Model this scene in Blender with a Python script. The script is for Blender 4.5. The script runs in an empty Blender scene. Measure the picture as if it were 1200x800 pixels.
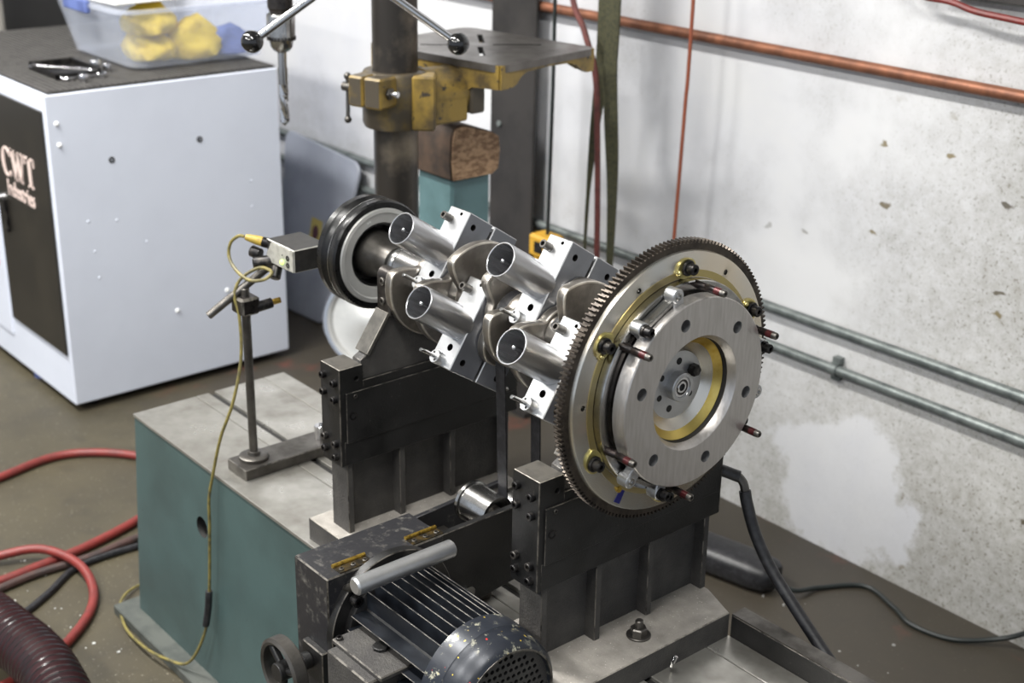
import bpy, bmesh, math, random
from mathutils import Vector, Matrix
random.seed(7)
PI = math.pi
S = bpy.context.scene
COL = S.collection
ZA = 0.85                                  # crank axis height above the floor

# ------------------------------------------------------------------ camera
def make_camera():
    yaw, pitch, roll = math.radians(-49.3639), math.radians(21.8406), math.radians(1.2431)
    cy, sy, cp, sp = math.cos(yaw), math.sin(yaw), math.cos(pitch), math.sin(pitch)
    fwd = Vector((sy*cp, cy*cp, -sp)); right = Vector((cy, -sy, 0)); up = right.cross(fwd)
    r = math.cos(roll)*right + math.sin(roll)*up
    u = -math.sin(roll)*right + math.cos(roll)*up
    M = Matrix((r, u, -fwd)).transposed().to_4x4()
    M.translation = Vector((1.03146, -1.14285, 1.51171))
    cd = bpy.data.cameras.new('camera'); cd.sensor_width = 36; cd.lens = 1610.65/1200*36
    cd.clip_start = 0.02; cd.clip_end = 60
    cd.dof.use_dof = True; cd.dof.focus_distance = 1.72; cd.dof.aperture_fstop = 5.8
    c = bpy.data.objects.new('camera', cd); c.matrix_world = M; COL.objects.link(c); S.camera = c
make_camera()

# ------------------------------------------------------------------ world, lights, exposure
W = bpy.data.worlds.new('world'); S.world = W; W.use_nodes = True
W.node_tree.nodes['Background'].inputs[0].default_value = (0.80, 0.88, 1.0, 1)
W.node_tree.nodes['Background'].inputs[1].default_value = 0.52
S.view_settings.view_transform = 'Standard'; S.view_settings.look = 'None'
S.view_settings.gamma = 1; S.view_settings.use_curve_mapping = False
S.view_settings.exposure = 0.55
TUBES = [(-1.70, -0.85), (0.40, -0.85), (-1.70, -2.7), (0.40, -2.7), (-3.9, -0.85)]    # ceiling fixtures x, y
TUBE_Z = 2.95
def make_lights():
    for i, (x, y) in enumerate(TUBES):
        l = bpy.data.lights.new('tube_light', 'AREA'); l.shape = 'RECTANGLE'; l.size = 1.25; l.size_y = 0.26
        l.energy = (88, 32, 80, 40, 40)[i]; l.color = (1.0, 0.985, 0.95)
        o = bpy.data.objects.new('tube_light', l); o.location = (x, y, TUBE_Z-0.085); COL.objects.link(o)
make_lights()

# ------------------------------------------------------------------ materials
def srgb(r, g, b):
    f = lambda c: (c/255/12.92) if c/255 <= 0.04045 else ((c/255+0.055)/1.055)**2.4
    return (f(r), f(g), f(b), 1)
class NT:
    def __init__(s, name):
        s.m = bpy.data.materials.new(name); s.m.use_nodes = True; s.t = s.m.node_tree
        s.p = s.t.nodes['Principled BSDF']
    def n(s, typ, **kw):
        nd = s.t.nodes.new(typ)
        for k, v in kw.items(): setattr(nd, k, v)
        return nd
    def l(s, a, b): s.t.links.new(a, b)
    def coord(s, world=False, scale=(1, 1, 1)):
        if world: src = s.n('ShaderNodeNewGeometry').outputs['Position']
        else: src = s.n('ShaderNodeTexCoord').outputs['Object']
        mp = s.n('ShaderNodeMapping'); mp.inputs['Scale'].default_value = scale
        s.l(src, mp.inputs['Vector']); return mp.outputs[0]
    def noise(s, vec, scale, detail=4, rough=0.6):
        nd = s.n('ShaderNodeTexNoise'); nd.inputs['Scale'].default_value = scale
        nd.inputs['Detail'].default_value = detail; nd.inputs['Roughness'].default_value = rough
        s.l(vec, nd.inputs['Vector']); return nd.outputs['Fac']
    def ramp(s, fac, a, b, va=0.0, vb=1.0):
        nd = s.n('ShaderNodeMapRange'); nd.inputs[1].default_value = a; nd.inputs[2].default_value = b
        nd.inputs[3].default_value = va; nd.inputs[4].default_value = vb
        s.l(fac, nd.inputs[0]); return nd.outputs[0]
    def mix(s, fac, a, b):
        nd = s.n('ShaderNodeMix', data_type='RGBA')
        if isinstance(fac, (int, float)): nd.inputs[0].default_value = fac
        else: s.l(fac, nd.inputs[0])
        for i, v in ((6, a), (7, b)):
            if isinstance(v, tuple): nd.inputs[i].default_value = v
            else: s.l(v, nd.inputs[i])
        return nd.outputs[2]
    def math(s, op, a, b=None):
        nd = s.n('ShaderNodeMath', operation=op)
        for i, v in enumerate((a, b)):
            if v is None: continue
            if isinstance(v, (int, float)): nd.inputs[i].default_value = v
            else: s.l(v, nd.inputs[i])
        return nd.outputs[0]
    def bump(s, h, strength, dist=0.002):
        nd = s.n('ShaderNodeBump'); nd.inputs['Strength'].default_value = strength
        nd.inputs['Distance'].default_value = dist
        s.l(h, nd.inputs['Height']); s.l(nd.outputs[0], s.p.inputs['Normal'])
MAT = {}
def simple(name, col, rough=0.5, metal=0.0, col2=None, nscale=40, lo=0.45, hi=0.65, stretch=(1, 1, 1),
           bump=0.0, bscale=200, rvar=0.0, speck=None, sscale=160, slo=0.68, shi=0.72, spec=0.5, coat=0.0):
    k = NT(name); v = k.coord(False, stretch); k.p.inputs['Roughness'].default_value = rough
    k.p.inputs['Metallic'].default_value = metal; k.p.inputs['Specular IOR Level'].default_value = spec
    c = col
    if coat: k.p.inputs['Coat Weight'].default_value = coat
    if col2:
        n = k.noise(v, nscale); c = k.mix(k.ramp(n, lo, hi), col, col2)
        if rvar: k.l(k.ramp(n, 0.3, 0.7, rough-rvar, rough+rvar), k.p.inputs['Roughness'])
    if speck: c = k.mix(k.ramp(k.noise(k.coord(False), sscale, 2), slo, shi), c, speck)
    if isinstance(c, tuple): k.p.inputs['Base Color'].default_value = c
    else: k.l(c, k.p.inputs['Base Color'])
    if bump: k.bump(k.noise(v, bscale, 3), bump)
    MAT[name] = k.m; return k
simple('black_paint', srgb(19, 19, 19), 0.42, 0.0, srgb(29, 28, 28), 18, 0.4, 0.7, bump=0.15, bscale=350, rvar=0.12, speck=srgb(62, 59, 55), sscale=120, slo=0.70, shi=0.76)
simple('worn_edge', srgb(108, 104, 98), 0.42, 0.6, srgb(48, 46, 44), 60, 0.45, 0.6)
simple('bright_edge', srgb(168, 162, 152), 0.4, 0.5, srgb(120, 115, 108), 90)
simple('block_top', srgb(88, 85, 80), 0.45, 0.3, srgb(66, 64, 60), 40)
simple('gun_steel', srgb(104, 101, 97), 0.38, 0.85, srgb(78, 75, 71), 25, 0.4, 0.65, bump=0.1, bscale=220, rvar=0.1)
simple('cast_top', srgb(158, 153, 146), 0.6, 0.1, srgb(128, 124, 118), 30, 0.35, 0.7, bump=0.4, bscale=260, speck=srgb(205, 200, 192), sscale=330, slo=0.68, shi=0.72)
simple('rough_black', srgb(56, 54, 53), 0.6, 0.1, srgb(70, 68, 65), 25, 0.4, 0.65, bump=0.5, bscale=320)
simple('bolt_black', srgb(30, 29, 30), 0.35, 0.6, srgb(66, 63, 60), 90, 0.5, 0.62)
simple('aluminium', srgb(198, 199, 200), 0.38, 0.92, srgb(182, 183, 185), 16, 0.4, 0.6, bump=0.06, bscale=300, rvar=0.06)
simple('aluminium_tube', srgb(214, 215, 218), 0.27, 0.95, srgb(188, 189, 192), 30, 0.4, 0.62, stretch=(1, 0.15, 0.15), rvar=0.07)
simple('aluminium_shaded', srgb(150, 153, 161), 0.42, 0.8, srgb(138, 141, 148), 14, 0.4, 0.6)  # darker copy of aluminium, shade put into the colour
simple('steel', srgb(188, 187, 185), 0.22, 1.0, srgb(150, 149, 147), 40, 0.4, 0.65, rvar=0.07)
simple('cast_steel', srgb(146, 141, 134), 0.36, 0.9, srgb(112, 107, 101), 22, 0.4, 0.65, bump=0.15, bscale=150, rvar=0.08)
simple('crank_edge', srgb(206, 200, 190), 0.34, 0.85, srgb(160, 153, 143), 40, 0.4, 0.65, bump=0.2, bscale=130)
simple('dark_steel', srgb(58, 55, 54), 0.32, 0.85, srgb(82, 78, 75), 35, 0.4, 0.65, rvar=0.08)
simple('ring_steel', srgb(78, 71, 64), 0.40, 0.8, srgb(56, 51, 47), 60, 0.4, 0.6)
simple('zinc_gold', srgb(206, 192, 136), 0.30, 0.9, srgb(182, 172, 104), 30, 0.4, 0.65, rvar=0.06)
simple('gold_band_metal', srgb(188, 172, 118), 0.34, 0.9, srgb(176, 164, 132), 8)
simple('gold_ring', srgb(214, 190, 110), 0.30, 1.0, srgb(186, 150, 60), 20)
simple('brass', srgb(190, 158, 72), 0.32, 0.9, srgb(120, 96, 48), 90, 0.5, 0.65)
simple('grimy_brass', srgb(92, 76, 44), 0.4, 0.7, srgb(46, 42, 36), 90, 0.4, 0.6)
simple('fin_paint', srgb(20, 23, 29), 0.4, 0.2, srgb(34, 38, 44), 30)
simple('foot_grey', srgb(78, 81, 77), 0.55, 0.1, srgb(62, 66, 63), 20)
simple('stud_black', srgb(30, 27, 27), 0.3, 0.6, srgb(52, 44, 42), 120)
simple('stud_red', srgb(74, 24, 26), 0.35, 0.4, srgb(52, 20, 21), 200)
simple('teal_paint', srgb(64, 83, 82), 0.42, 0.0, srgb(56, 72, 71), 6, 0.4, 0.65, bump=0.08, bscale=60, speck=srgb(52, 66, 64), sscale=70, slo=0.70, shi=0.75)
simple('post_teal', srgb(98, 128, 131), 0.45, 0.0, srgb(84, 112, 115), 8)
simple('table_metal', srgb(182, 180, 174), 0.33, 0.75, srgb(140, 137, 130), 9, 0.38, 0.66, bump=0.05, bscale=160, rvar=0.1)
simple('recess_shade', srgb(26, 25, 24), 0.7)  # near-black standing in for the shade inside slots and holes
simple('olive_paint', srgb(140, 116, 54), 0.42, 0.1, srgb(78, 66, 44), 14, 0.44, 0.66, bump=0.15, bscale=90, speck=srgb(58, 52, 45), sscale=60, slo=0.62, shi=0.68)
simple('grimy_olive', srgb(74, 67, 56), 0.45, 0.2, srgb(104, 88, 50), 18, 0.54, 0.70, bump=0.15, bscale=90)
simple('column_steel', srgb(70, 66, 62), 0.34, 0.75, srgb(126, 116, 102), 10, 0.5, 0.72, rvar=0.08)
simple('drill_table', srgb(112, 108, 104), 0.34, 0.7, srgb(88, 84, 80), 14, 0.4, 0.65, rvar=0.06)
simple('chrome', srgb(205, 205, 207), 0.16, 1.0)
simple('satin_black', srgb(11, 11, 12), 0.30, 0.0, srgb(19, 19, 19), 60, rvar=0.06)
simple('ball_black', srgb(16, 16, 17), 0.12, 0.0, coat=0.5)
simple('wood', srgb(186, 152, 118), 0.7, 0.0, srgb(128, 98, 72), 60, 0.4, 0.6, stretch=(1, 1, 2.2), bump=0.5, bscale=90)
simple('wood_dark', srgb(82, 64, 50), 0.7, 0.0, srgb(52, 42, 35), 20, 0.4, 0.65, bump=0.4, bscale=60)
simple('cabinet_white', srgb(208, 213, 225), 0.38, 0.0, srgb(200, 205, 217), 3, 0.4, 0.7)
simple('door_black', srgb(33, 31, 28), 0.34, 0.0, srgb(42, 39, 34), 5)
simple('letter_pink', srgb(216, 196, 188), 0.5)
simple('letter_red', srgb(196, 66, 62), 0.5)
simple('mat_groove_shaded', srgb(34, 33, 32), 0.8)  # groove copy of the mat rubber, shade put into the colour
simple('mat_rib_lit', srgb(74, 72, 70), 0.7, 0.0, srgb(60, 58, 57), 30)  # same rubber painted lighter, as if the ribs caught the light
simple('yellow_cloth', srgb(226, 196, 62), 0.8, 0.0, srgb(190, 160, 46), 30, bump=0.4, bscale=60)
simple('blue_cloth', srgb(88, 104, 158), 0.75, 0.0, srgb(66, 80, 130), 20)
simple('white_plastic', srgb(230, 230, 228), 0.5)
simple('rubber_red', srgb(114, 38, 33), 0.5, 0.0, srgb(96, 36, 33), 40, 0.4, 0.65, speck=srgb(84, 52, 48), sscale=70, slo=0.66, shi=0.7)
simple('rubber_brown', srgb(70, 50, 46), 0.5, 0.0, srgb(52, 42, 40), 40)
simple('rubber_black', srgb(24, 24, 27), 0.42, 0.0, srgb(42, 42, 45), 90, 0.45, 0.65, bump=0.1)
simple('hose_maroon', srgb(52, 24, 27), 0.42, 0.0, srgb(44, 30, 33), 20)
simple('hose_rib', srgb(15, 14, 15), 0.25)
simple('cable_yellow', srgb(168, 142, 58), 0.45, 0.0, srgb(140, 122, 60), 120)
simple('cable_olive', srgb(118, 108, 58), 0.5, 0.0, srgb(82, 77, 50), 60)
simple('sensor_black', srgb(44, 43, 42), 0.45, 0.3, srgb(56, 54, 52), 60)
simple('sensor_silver', srgb(196, 194, 186), 0.42, 0.5, srgb(170, 168, 160), 80)
simple('glass_dark', srgb(40, 42, 46), 0.08, 0.0, coat=0.6)
simple('beam_dark', srgb(56, 53, 51), 0.5, 0.2, srgb(42, 40, 39), 8, bump=0.1, bscale=60)
simple('copper', srgb(140, 92, 68), 0.5, 0.45, srgb(104, 68, 52), 20, 0.4, 0.65)
simple('conduit', srgb(122, 128, 126), 0.48, 0.5, srgb(92, 98, 97), 30, 0.4, 0.65)
simple('strap_web', srgb(74, 73, 50), 0.8, 0.0, srgb(52, 52, 38), 160, bump=0.5, bscale=420)
simple('cord_black', srgb(26, 32, 31), 0.5)
simple('cord_brown', srgb(112, 60, 54), 0.5, 0.0, srgb(92, 50, 46), 40)
simple('cord_orange', srgb(142, 76, 52), 0.5)
simple('grey_plastic', srgb(152, 156, 166), 0.45, 0.0, srgb(136, 140, 150), 5)
simple('label_yellow', srgb(190, 172, 96), 0.6)
simple('label_ink', srgb(84, 48, 60), 0.6)
simple('disc_aluminium', srgb(205, 205, 202), 0.4, 0.6, srgb(184, 184, 182), 10)
simple('plug_yellow', srgb(206, 158, 48), 0.5)
simple('blue_ink', srgb(28, 32, 112), 0.35, 0.3)
simple('black_metal_panel', srgb(30, 29, 28), 0.55)
simple('pole_grey', srgb(150, 146, 138), 0.5, 0.4)
simple('fixture_white', srgb(225, 225, 225), 0.5)
simple('ceiling_paint', srgb(205, 205, 200), 0.8)

def special():
    # --- motor paint : black with chipped pale patches
    k = NT('motor_paint'); v = k.coord()
    a = k.ramp(k.noise(v, 70, 5, 0.7), 0.55, 0.60)
    b = k.ramp(k.noise(v, 16, 2), 0.44, 0.56)
    c = k.mix(k.noise(v, 9), srgb(26, 29, 36), srgb(46, 50, 58))
    c = k.mix(k.math('MULTIPLY', a, b), c, srgb(166, 164, 146))
    y = k.ramp(k.noise(v, 140, 1), 0.74, 0.76); c = k.mix(y, c, srgb(212, 180, 50))
    r = k.ramp(k.noise(k.coord(False, (1.1, 1.2, 0.9)), 110, 1), 0.765, 0.785); c = k.mix(r, c, srgb(200, 50, 44))
    k.l(c, k.p.inputs['Base Color']); k.p.inputs['Roughness'].default_value = 0.36; k.p.inputs['Metallic'].default_value = 0.25
    k.bump(k.noise(v, 60), 0.15); MAT['motor_paint'] = k.m
    # --- scuffed black cover : pale dusty scuffs on top
    k = NT('scuffed_black'); v = k.coord()
    a = k.ramp(k.noise(v, 60, 6, 0.75), 0.54, 0.72, 0, 0.55)
    c = k.mix(a, srgb(30, 30, 33), srgb(122, 119, 112)); k.l(c, k.p.inputs['Base Color'])
    k.p.inputs['Roughness'].default_value = 0.42; k.bump(k.noise(v, 70), 0.15); MAT['scuffed_black'] = k.m
    # --- flywheel disc : turned metal with warm and cool tints
    k = NT('disc_bronze'); v = k.coord()
    c = k.mix(k.ramp(k.noise(v, 7, 2), 0.35, 0.65), srgb(214, 202, 182), srgb(204, 206, 204))
    k.l(c, k.p.inputs['Base Color']); k.p.inputs['Metallic'].default_value = 0.95; k.p.inputs['Roughness'].default_value = 0.27
    k.p.inputs['Anisotropic'].default_value = 0.4; MAT['disc_bronze'] = k.m
    # --- clutch face : ground metal with cross-hatched grinding marks
    k = NT('ground_face'); v = k.coord(False, (1, 1.0, 0.12))
    mp = k.n('ShaderNodeMapping'); mp.inputs['Rotation'].default_value = (0.8, 0, 0); k.l(v, mp.inputs[0])
    n = k.noise(mp.outputs[0], 260, 4)
    c = k.mix(k.ramp(n, 0.35, 0.65), srgb(188, 184, 180), srgb(202, 198, 195))
    k.l(c, k.p.inputs['Base Color']); k.p.inputs['Metallic'].default_value = 0.9
    k.l(k.ramp(n, 0.3, 0.7, 0.30, 0.44), k.p.inputs['Roughness']); MAT['ground_face'] = k.m
    # --- concrete floor
    k = NT('concrete'); v = k.coord(True)
    n1 = k.noise(v, 2.2, 5, 0.6); n2 = k.noise(v, 14, 5, 0.7); n3 = k.noise(v, 160, 2)
    c = k.mix(k.ramp(n1, 0.35, 0.65), srgb(71, 65, 49), srgb(58, 53, 41))
    c = k.mix(k.ramp(n2, 0.5, 0.7, 0, 0.55), c, srgb(48, 44, 35))
    c = k.mix(k.ramp(n3, 0.66, 0.74, 0, 0.6), c, srgb(170, 165, 150))
    sp = k.n('ShaderNodeSeparateXYZ'); k.l(v, sp.inputs[0])
    far_tone = k.math('MULTIPLY', k.ramp(k.math('ADD', sp.outputs[1], k.ramp(n1, 0.3, 0.7, -0.2, 0.2)), 0.22, 0.62), 0.72)   # darker, browner tone on the machine's far side
    c = k.mix(far_tone, c, srgb(54, 49, 44))
    rs = k.math('MULTIPLY', k.ramp(k.noise(v, 6, 4), 0.6, 0.7), far_tone); c = k.mix(rs, c, srgb(96, 56, 46))
    k.l(c, k.p.inputs['Base Color']); k.p.inputs['Roughness'].default_value = 0.5
    k.bump(k.noise(v, 40, 5), 0.12); MAT['concrete'] = k.m
    # --- white painted wall, grimy lower right with dimmer light painted in, one cleaner repainted patch, scattered marks
    k = NT('wall_paint'); v = k.coord(True)
    sp = k.n('ShaderNodeSeparateXYZ'); k.l(v, sp.inputs[0]); X, Z = sp.outputs[0], sp.outputs[2]
    n1 = k.noise(v, 3, 4); n2 = k.noise(v, 42, 6, 0.8); n3 = k.noise(v, 150, 3, 0.7)
    c = k.mix(k.ramp(n1, 0.35, 0.65), srgb(209, 209, 210), srgb(199, 200, 205))
    # mask of grime and painted dimming : grows towards +x and towards the ground
    g = k.math('ADD', k.ramp(X, -0.95, 0.05, 0, 0.62), k.ramp(Z, 0.75, 0.1, 0, 0.50))
    g = k.math('ADD', g, k.ramp(n1, 0.3, 0.7, -0.3, 0.3))
    g = k.ramp(g, 0.10, 0.85)
    # repainted patch
    dx = k.math('MULTIPLY', k.math('ADD', X, 0.47), 5.2); dz = k.math('MULTIPLY', k.math('ADD', Z, -0.15), 5.6)
    wob = k.ramp(k.noise(v, 11, 4), 0.3, 0.7, -0.5, 0.5)
    dd = k.math('ADD', k.math('ADD', k.math('MULTIPLY', dx, dx), k.math('MULTIPLY', dz, dz)), wob)
    patch = k.ramp(dd, 0.72, 1.05, 1, 0)
    gp = k.math('MULTIPLY', g, k.math('SUBTRACT', 1.0, k.math('MULTIPLY', patch, 0.93)))
    c = k.mix(k.math('MULTIPLY', gp, 0.55), c, srgb(162, 160, 152))  # even film : grime, plus weaker light to the right put into the colour
    blot = k.ramp(n2, 0.38, 0.66); c = k.mix(k.math('MULTIPLY', gp, k.math('MULTIPLY', blot, 0.62)), c, srgb(132, 128, 117))
    spk = k.ramp(n3, 0.57, 0.66); c = k.mix(k.math('MULTIPLY', gp, k.math('MULTIPLY', spk, 0.8)), c, srgb(104, 99, 84))
    # sparse gouges and stains
    vo = k.n('ShaderNodeTexVoronoi', voronoi_dimensions='2D'); vo.inputs['Scale'].default_value = 9.5
    cb = k.n('ShaderNodeCombineXYZ'); k.l(k.math('MULTIPLY', X, 0.75), cb.inputs[0]); k.l(k.math('MULTIPLY', Z, 1.25), cb.inputs[1])
    wv = k.n('ShaderNodeVectorMath', operation='ADD'); nn = k.n('ShaderNodeTexNoise'); nn.inputs['Scale'].default_value = 45
    k.l(v, nn.inputs['Vector']); sc = k.n('ShaderNodeVectorMath', operation='SCALE'); sc.inputs['Scale'].default_value = 0.035
    k.l(nn.outputs['Color'], sc.inputs[0]); k.l(cb.outputs[0], wv.inputs[0]); k.l(sc.outputs[0], wv.inputs[1]); k.l(wv.outputs[0], vo.inputs['Vector'])
    cs = k.n('ShaderNodeSeparateColor'); k.l(vo.outputs['Color'], cs.inputs[0])
    mk = k.math('MULTIPLY', k.ramp(vo.outputs['Distance'], 0.085, 0.05), k.ramp(cs.outputs[0], 0.62, 0.66))
    mk = k.math('MULTIPLY', k.math('MULTIPLY', mk, k.ramp(Z, 1.0, 0.93)), k.ramp(X, -0.85, -0.6)); mk = k.math('MULTIPLY', mk, k.math('SUBTRACT', 1.0, patch))
    mc = k.mix(cs.outputs[1], srgb(52, 46, 38), srgb(120, 104, 60))
    c = k.mix(k.math('MULTIPLY', mk, 0.85), c, mc)
    k.l(c, k.p.inputs['Base Color']); k.p.inputs['Roughness'].default_value = 0.42
    k.bump(k.noise(v, 55, 4), 0.15); MAT['wall_paint'] = k.m
    # --- translucent plastic of the tote
    k = NT('tote_plastic'); k.p.inputs['Base Color'].default_value = srgb(228, 231, 238)
    k.p.inputs['Roughness'].default_value = 0.35
    tr = k.n('ShaderNodeBsdfTransparent'); tr.inputs[0].default_value = (0.93, 0.945, 0.98, 1); mx = k.n('ShaderNodeMixShader'); mx.inputs[0].default_value = 0.20
    out = k.t.nodes['Material Output']; k.l(tr.outputs[0], mx.inputs[1]); k.l(k.p.outputs[0], mx.inputs[2]); k.l(mx.outputs[0], out.inputs[0])
    MAT['tote_plastic'] = k.m
    for nm, col, st in (('led_green', (0.55, 1.0, 0.1, 1), 3.0), ('lamp_diffuser', (1, 0.97, 0.92, 1), 4.0)):
        k = NT(nm); k.p.inputs['Base Color'].default_value = col; k.p.inputs['Emission Color'].default_value = col
        k.p.inputs['Emission Strength'].default_value = st; MAT[nm] = k.m
special()

# ------------------------------------------------------------------ mesh helpers
def frame(d):
    d = Vector(d).normalized()
    h = Vector((0, 0, 1)) if abs(d.z) < 0.9 else Vector((1, 0, 0))
    if abs(d.x) > 0.999: return Vector((1 if d.x > 0 else -1, 0, 0)), Vector((0, 1, 0)), Vector((0, 0, 1))
    u = h.cross(d).normalized(); return d, u, d.cross(u)
class B:
    def __init__(s): s.bm = bmesh.new(); s.mi = 0
    def face(s, vs):
        try:
            f = s.bm.faces.new(vs); f.material_index = s.mi; return f
        except ValueError: return None
    def box(s, x0, x1, y0, y1, z0, z1):
        v = [s.bm.verts.new((x, y, z)) for z in (z0, z1) for y in (y0, y1) for x in (x0, x1)]
        for q in ((0, 2, 3, 1), (4, 5, 7, 6), (0, 1, 5, 4), (2, 6, 7, 3), (0, 4, 6, 2), (1, 3, 7, 5)): s.face([v[i] for i in q])
        return s
    def obox(s, c, ax, hs):                              # oriented box : centre, three axes, half sizes
        c = Vector(c); ax = [Vector(a).normalized() for a in ax]
        v = [s.bm.verts.new(c+ax[0]*hs[0]*x+ax[1]*hs[1]*y+ax[2]*hs[2]*z) for z in (-1, 1) for y in (-1, 1) for x in (-1, 1)]
        for q in ((0, 2, 3, 1), (4, 5, 7, 6), (0, 1, 5, 4), (2, 6, 7, 3), (0, 4, 6, 2), (1, 3, 7, 5)): s.face([v[i] for i in q])
        return s
    def lathe(s, prof, o=(0, 0, 0), d=(1, 0, 0), seg=32, closed=False):   # prof : (along axis, radius)
        d, u, w = frame(d); o = Vector(o); rings = []
        for a, r in prof:
            if r < 1e-6: rings.append([s.bm.verts.new(o+d*a)])
            else: rings.append([s.bm.verts.new(o+d*a+u*(r*math.cos(2*PI*i/seg))+w*(r*math.sin(2*PI*i/seg))) for i in range(seg)])
        pr = list(zip(rings, rings[1:]))
        if closed: pr.append((rings[-1], rings[0]))
        for p, q in pr:
            for i in range(seg):
                j = (i+1) % seg
                if len(p) == 1 and len(q) == 1: continue
                if len(p) == 1: s.face((p[0], q[i], q[j]))
                elif len(q) == 1: s.face((p[i], p[j], q[0]))
                else: s.face((p[i], p[j], q[j], q[i]))
        if not closed:
            for r in (rings[0], rings[-1]):
                if len(r) > 2: s.face(r)
        return s
    def cyl(s, p0, p1, r, r2=None, seg=24, ch=0.0):
        p0, p1 = Vector(p0), Vector(p1); L = (p1-p0).length; r2 = r if r2 is None else r2
        pf = [(0, r), (L, r2)] if not ch else [(0, r-ch), (ch, r), (L-ch, r2), (L, r2-ch)]
        return s.lathe(pf, p0, p1-p0, seg)
    def ring(s, a0, a1, r0, r1, o=(0, 0, 0), d=(1, 0, 0), seg=48, ch=0.0):   # annular cylinder
        c = ch
        pf = [(a0, r0), (a0, r1-c), (a0+c, r1), (a1-c, r1), (a1, r1-c), (a1, r0)] if c else [(a0, r0), (a0, r1), (a1, r1), (a1, r0)]
        return s.lathe(pf, o, d, seg, True)
    def prism(s, pts, ax, a0, a1):                       # polygon extruded along ax ('x': pts are y,z; 'y': x,z; 'z': x,y)
        P = {'x': lambda p, a: (a, p[0], p[1]), 'y': lambda p, a: (p[0], a, p[1]), 'z': lambda p, a: (p[0], p[1], a)}[ax]
        lo = [s.bm.verts.new(P(p, a0)) for p in pts]; hi = [s.bm.verts.new(P(p, a1)) for p in pts]
        s.face(lo); s.face(hi)
        for i in range(len(pts)):
            j = (i+1) % len(pts); s.face((lo[i], lo[j], hi[j], hi[i]))
        return s
    def tube(s, path, r, seg=10, sub=8, ribs=None):
        pts = spline(path, sub) if sub else [Vector(p) for p in path]
        prev = None; u = None
        for i, p in enumerate(pts):
            t = (pts[min(i+1, len(pts)-1)]-pts[max(i-1, 0)]).normalized()
            if u is None: _, u, _w = frame(t)
            u = (u-t*u.dot(t)).normalized(); w = t.cross(u)
            rr = r if ribs is None or i % 4 > 1 else r-ribs
            s.mi = 1 if ribs is not None and i % 4 == 3 else 0
            rg = [s.bm.verts.new(p+u*(rr*math.cos(2*PI*k/seg))+w*(rr*math.sin(2*PI*k/seg))) for k in range(seg)]
            if prev is None: s.face(rg)
            else:
                for k in range(seg): s.face((prev[k], prev[(k+1) % seg], rg[(k+1) % seg], rg[k]))
            prev = rg
        s.face(prev); return s
    def sphere(s, c, r, seg=20):
        n = 10
        return s.lathe([(-r*math.cos(PI*i/n), r*math.sin(PI*i/n)) for i in range(n+1)], c, (0, 0, 1), seg)
def spline(path, sub):
    P = [Vector(p) for p in path]; out = []
    for i in range(len(P)-1):
        a, b, c, d = P[max(i-1, 0)], P[i], P[i+1], P[min(i+2, len(P)-1)]
        for k in range(sub):
            t = k/sub
            out.append(0.5*((2*b)+(c-a)*t+(2*a-5*b+4*c-d)*t*t+(3*b-a-3*c+d)*t**3))
    out.append(P[-1]); return out
def root_of(o):
    while o.parent: o = o.parent
    return o
def obj(name, b, mats, parent=None, bevel=0.0, wear=False, ang=35, cut=None, seg=1):
    """links one mesh object; verts come in world coordinates"""
    bm = b.bm; bmesh.ops.remove_doubles(bm, verts=bm.verts, dist=1e-6)
    bmesh.ops.recalc_face_normals(bm, faces=bm.faces)
    if bevel and not cut:
        es = [e for e in bm.edges if len(e.link_faces) == 2 and e.calc_face_angle(0) > math.radians(28)]
        bmesh.ops.bevel(bm, geom=es, offset=bevel, offset_type='OFFSET', segments=seg, affect='EDGES', profile=0.5, clamp_overlap=True, material=1 if wear else -1)
    if parent is not None: org = Vector(root_of(parent).location)
    else:
        xs = [v.co.x for v in bm.verts]; ys = [v.co.y for v in bm.verts]; zs = [v.co.z for v in bm.verts]
        org = Vector(((min(xs)+max(xs))/2, (min(ys)+max(ys))/2, min(zs)))
    bmesh.ops.translate(bm, verts=bm.verts, vec=-org)
    me = bpy.data.meshes.new(name); bm.to_mesh(me); bm.free()
    if not isinstance(mats, (list, tuple)): mats = [mats]
    if wear: mats = list(mats)+['worn_edge'] if len(mats) == 1 else mats
    for m in mats: me.materials.append(MAT[m])
    o = bpy.data.objects.new(name, me); COL.objects.link(o)
    if parent is None: o.location = org
    else: o.parent = parent
    if cut:
        cb = cut.bm; bmesh.ops.recalc_face_normals(cb, faces=cb.faces); bmesh.ops.translate(cb, verts=cb.verts, vec=-org)
        cm = bpy.data.meshes.new('cut'); cb.to_mesh(cm); cb.free(); cm.materials.append(MAT[cut.mat])
        co = bpy.data.objects.new('cut', cm); COL.objects.link(co)
        if parent is None: co.location = org
        else: co.parent = parent
        md = o.modifiers.new('cut', 'BOOLEAN'); md.object = co; md.operation = 'DIFFERENCE'; md.solver = 'EXACT'
        try: md.material_mode = 'TRANSFER'
        except Exception: pass
        bpy.context.view_layer.update()
        dg = bpy.context.evaluated_depsgraph_get(); nm = bpy.data.meshes.new_from_object(o.evaluated_get(dg))
        o.modifiers.clear(); o.data = nm; nm.name = name; bpy.data.meshes.remove(me); bpy.data.objects.remove(co); bpy.data.meshes.remove(cm)
        me = nm
    for p in me.polygons: p.use_smooth = True
    me.set_sharp_from_angle(angle=math.radians(ang))
    return o
def cutter(mat='recess_shade'):
    b = B(); b.mat = mat; return b
def thing(name, loc, label, cat, group=None):
    o = bpy.data.objects.new(name, None); o.empty_display_size = 0.05; COL.objects.link(o); o.location = loc
    return tag(o, label, cat, group)
def tag(o, label, cat, group=None):
    o['label'] = label; o['category'] = cat
    if group: o['group'] = group
    return o
def struct(o):
    o['kind'] = 'structure'; return o
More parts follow.
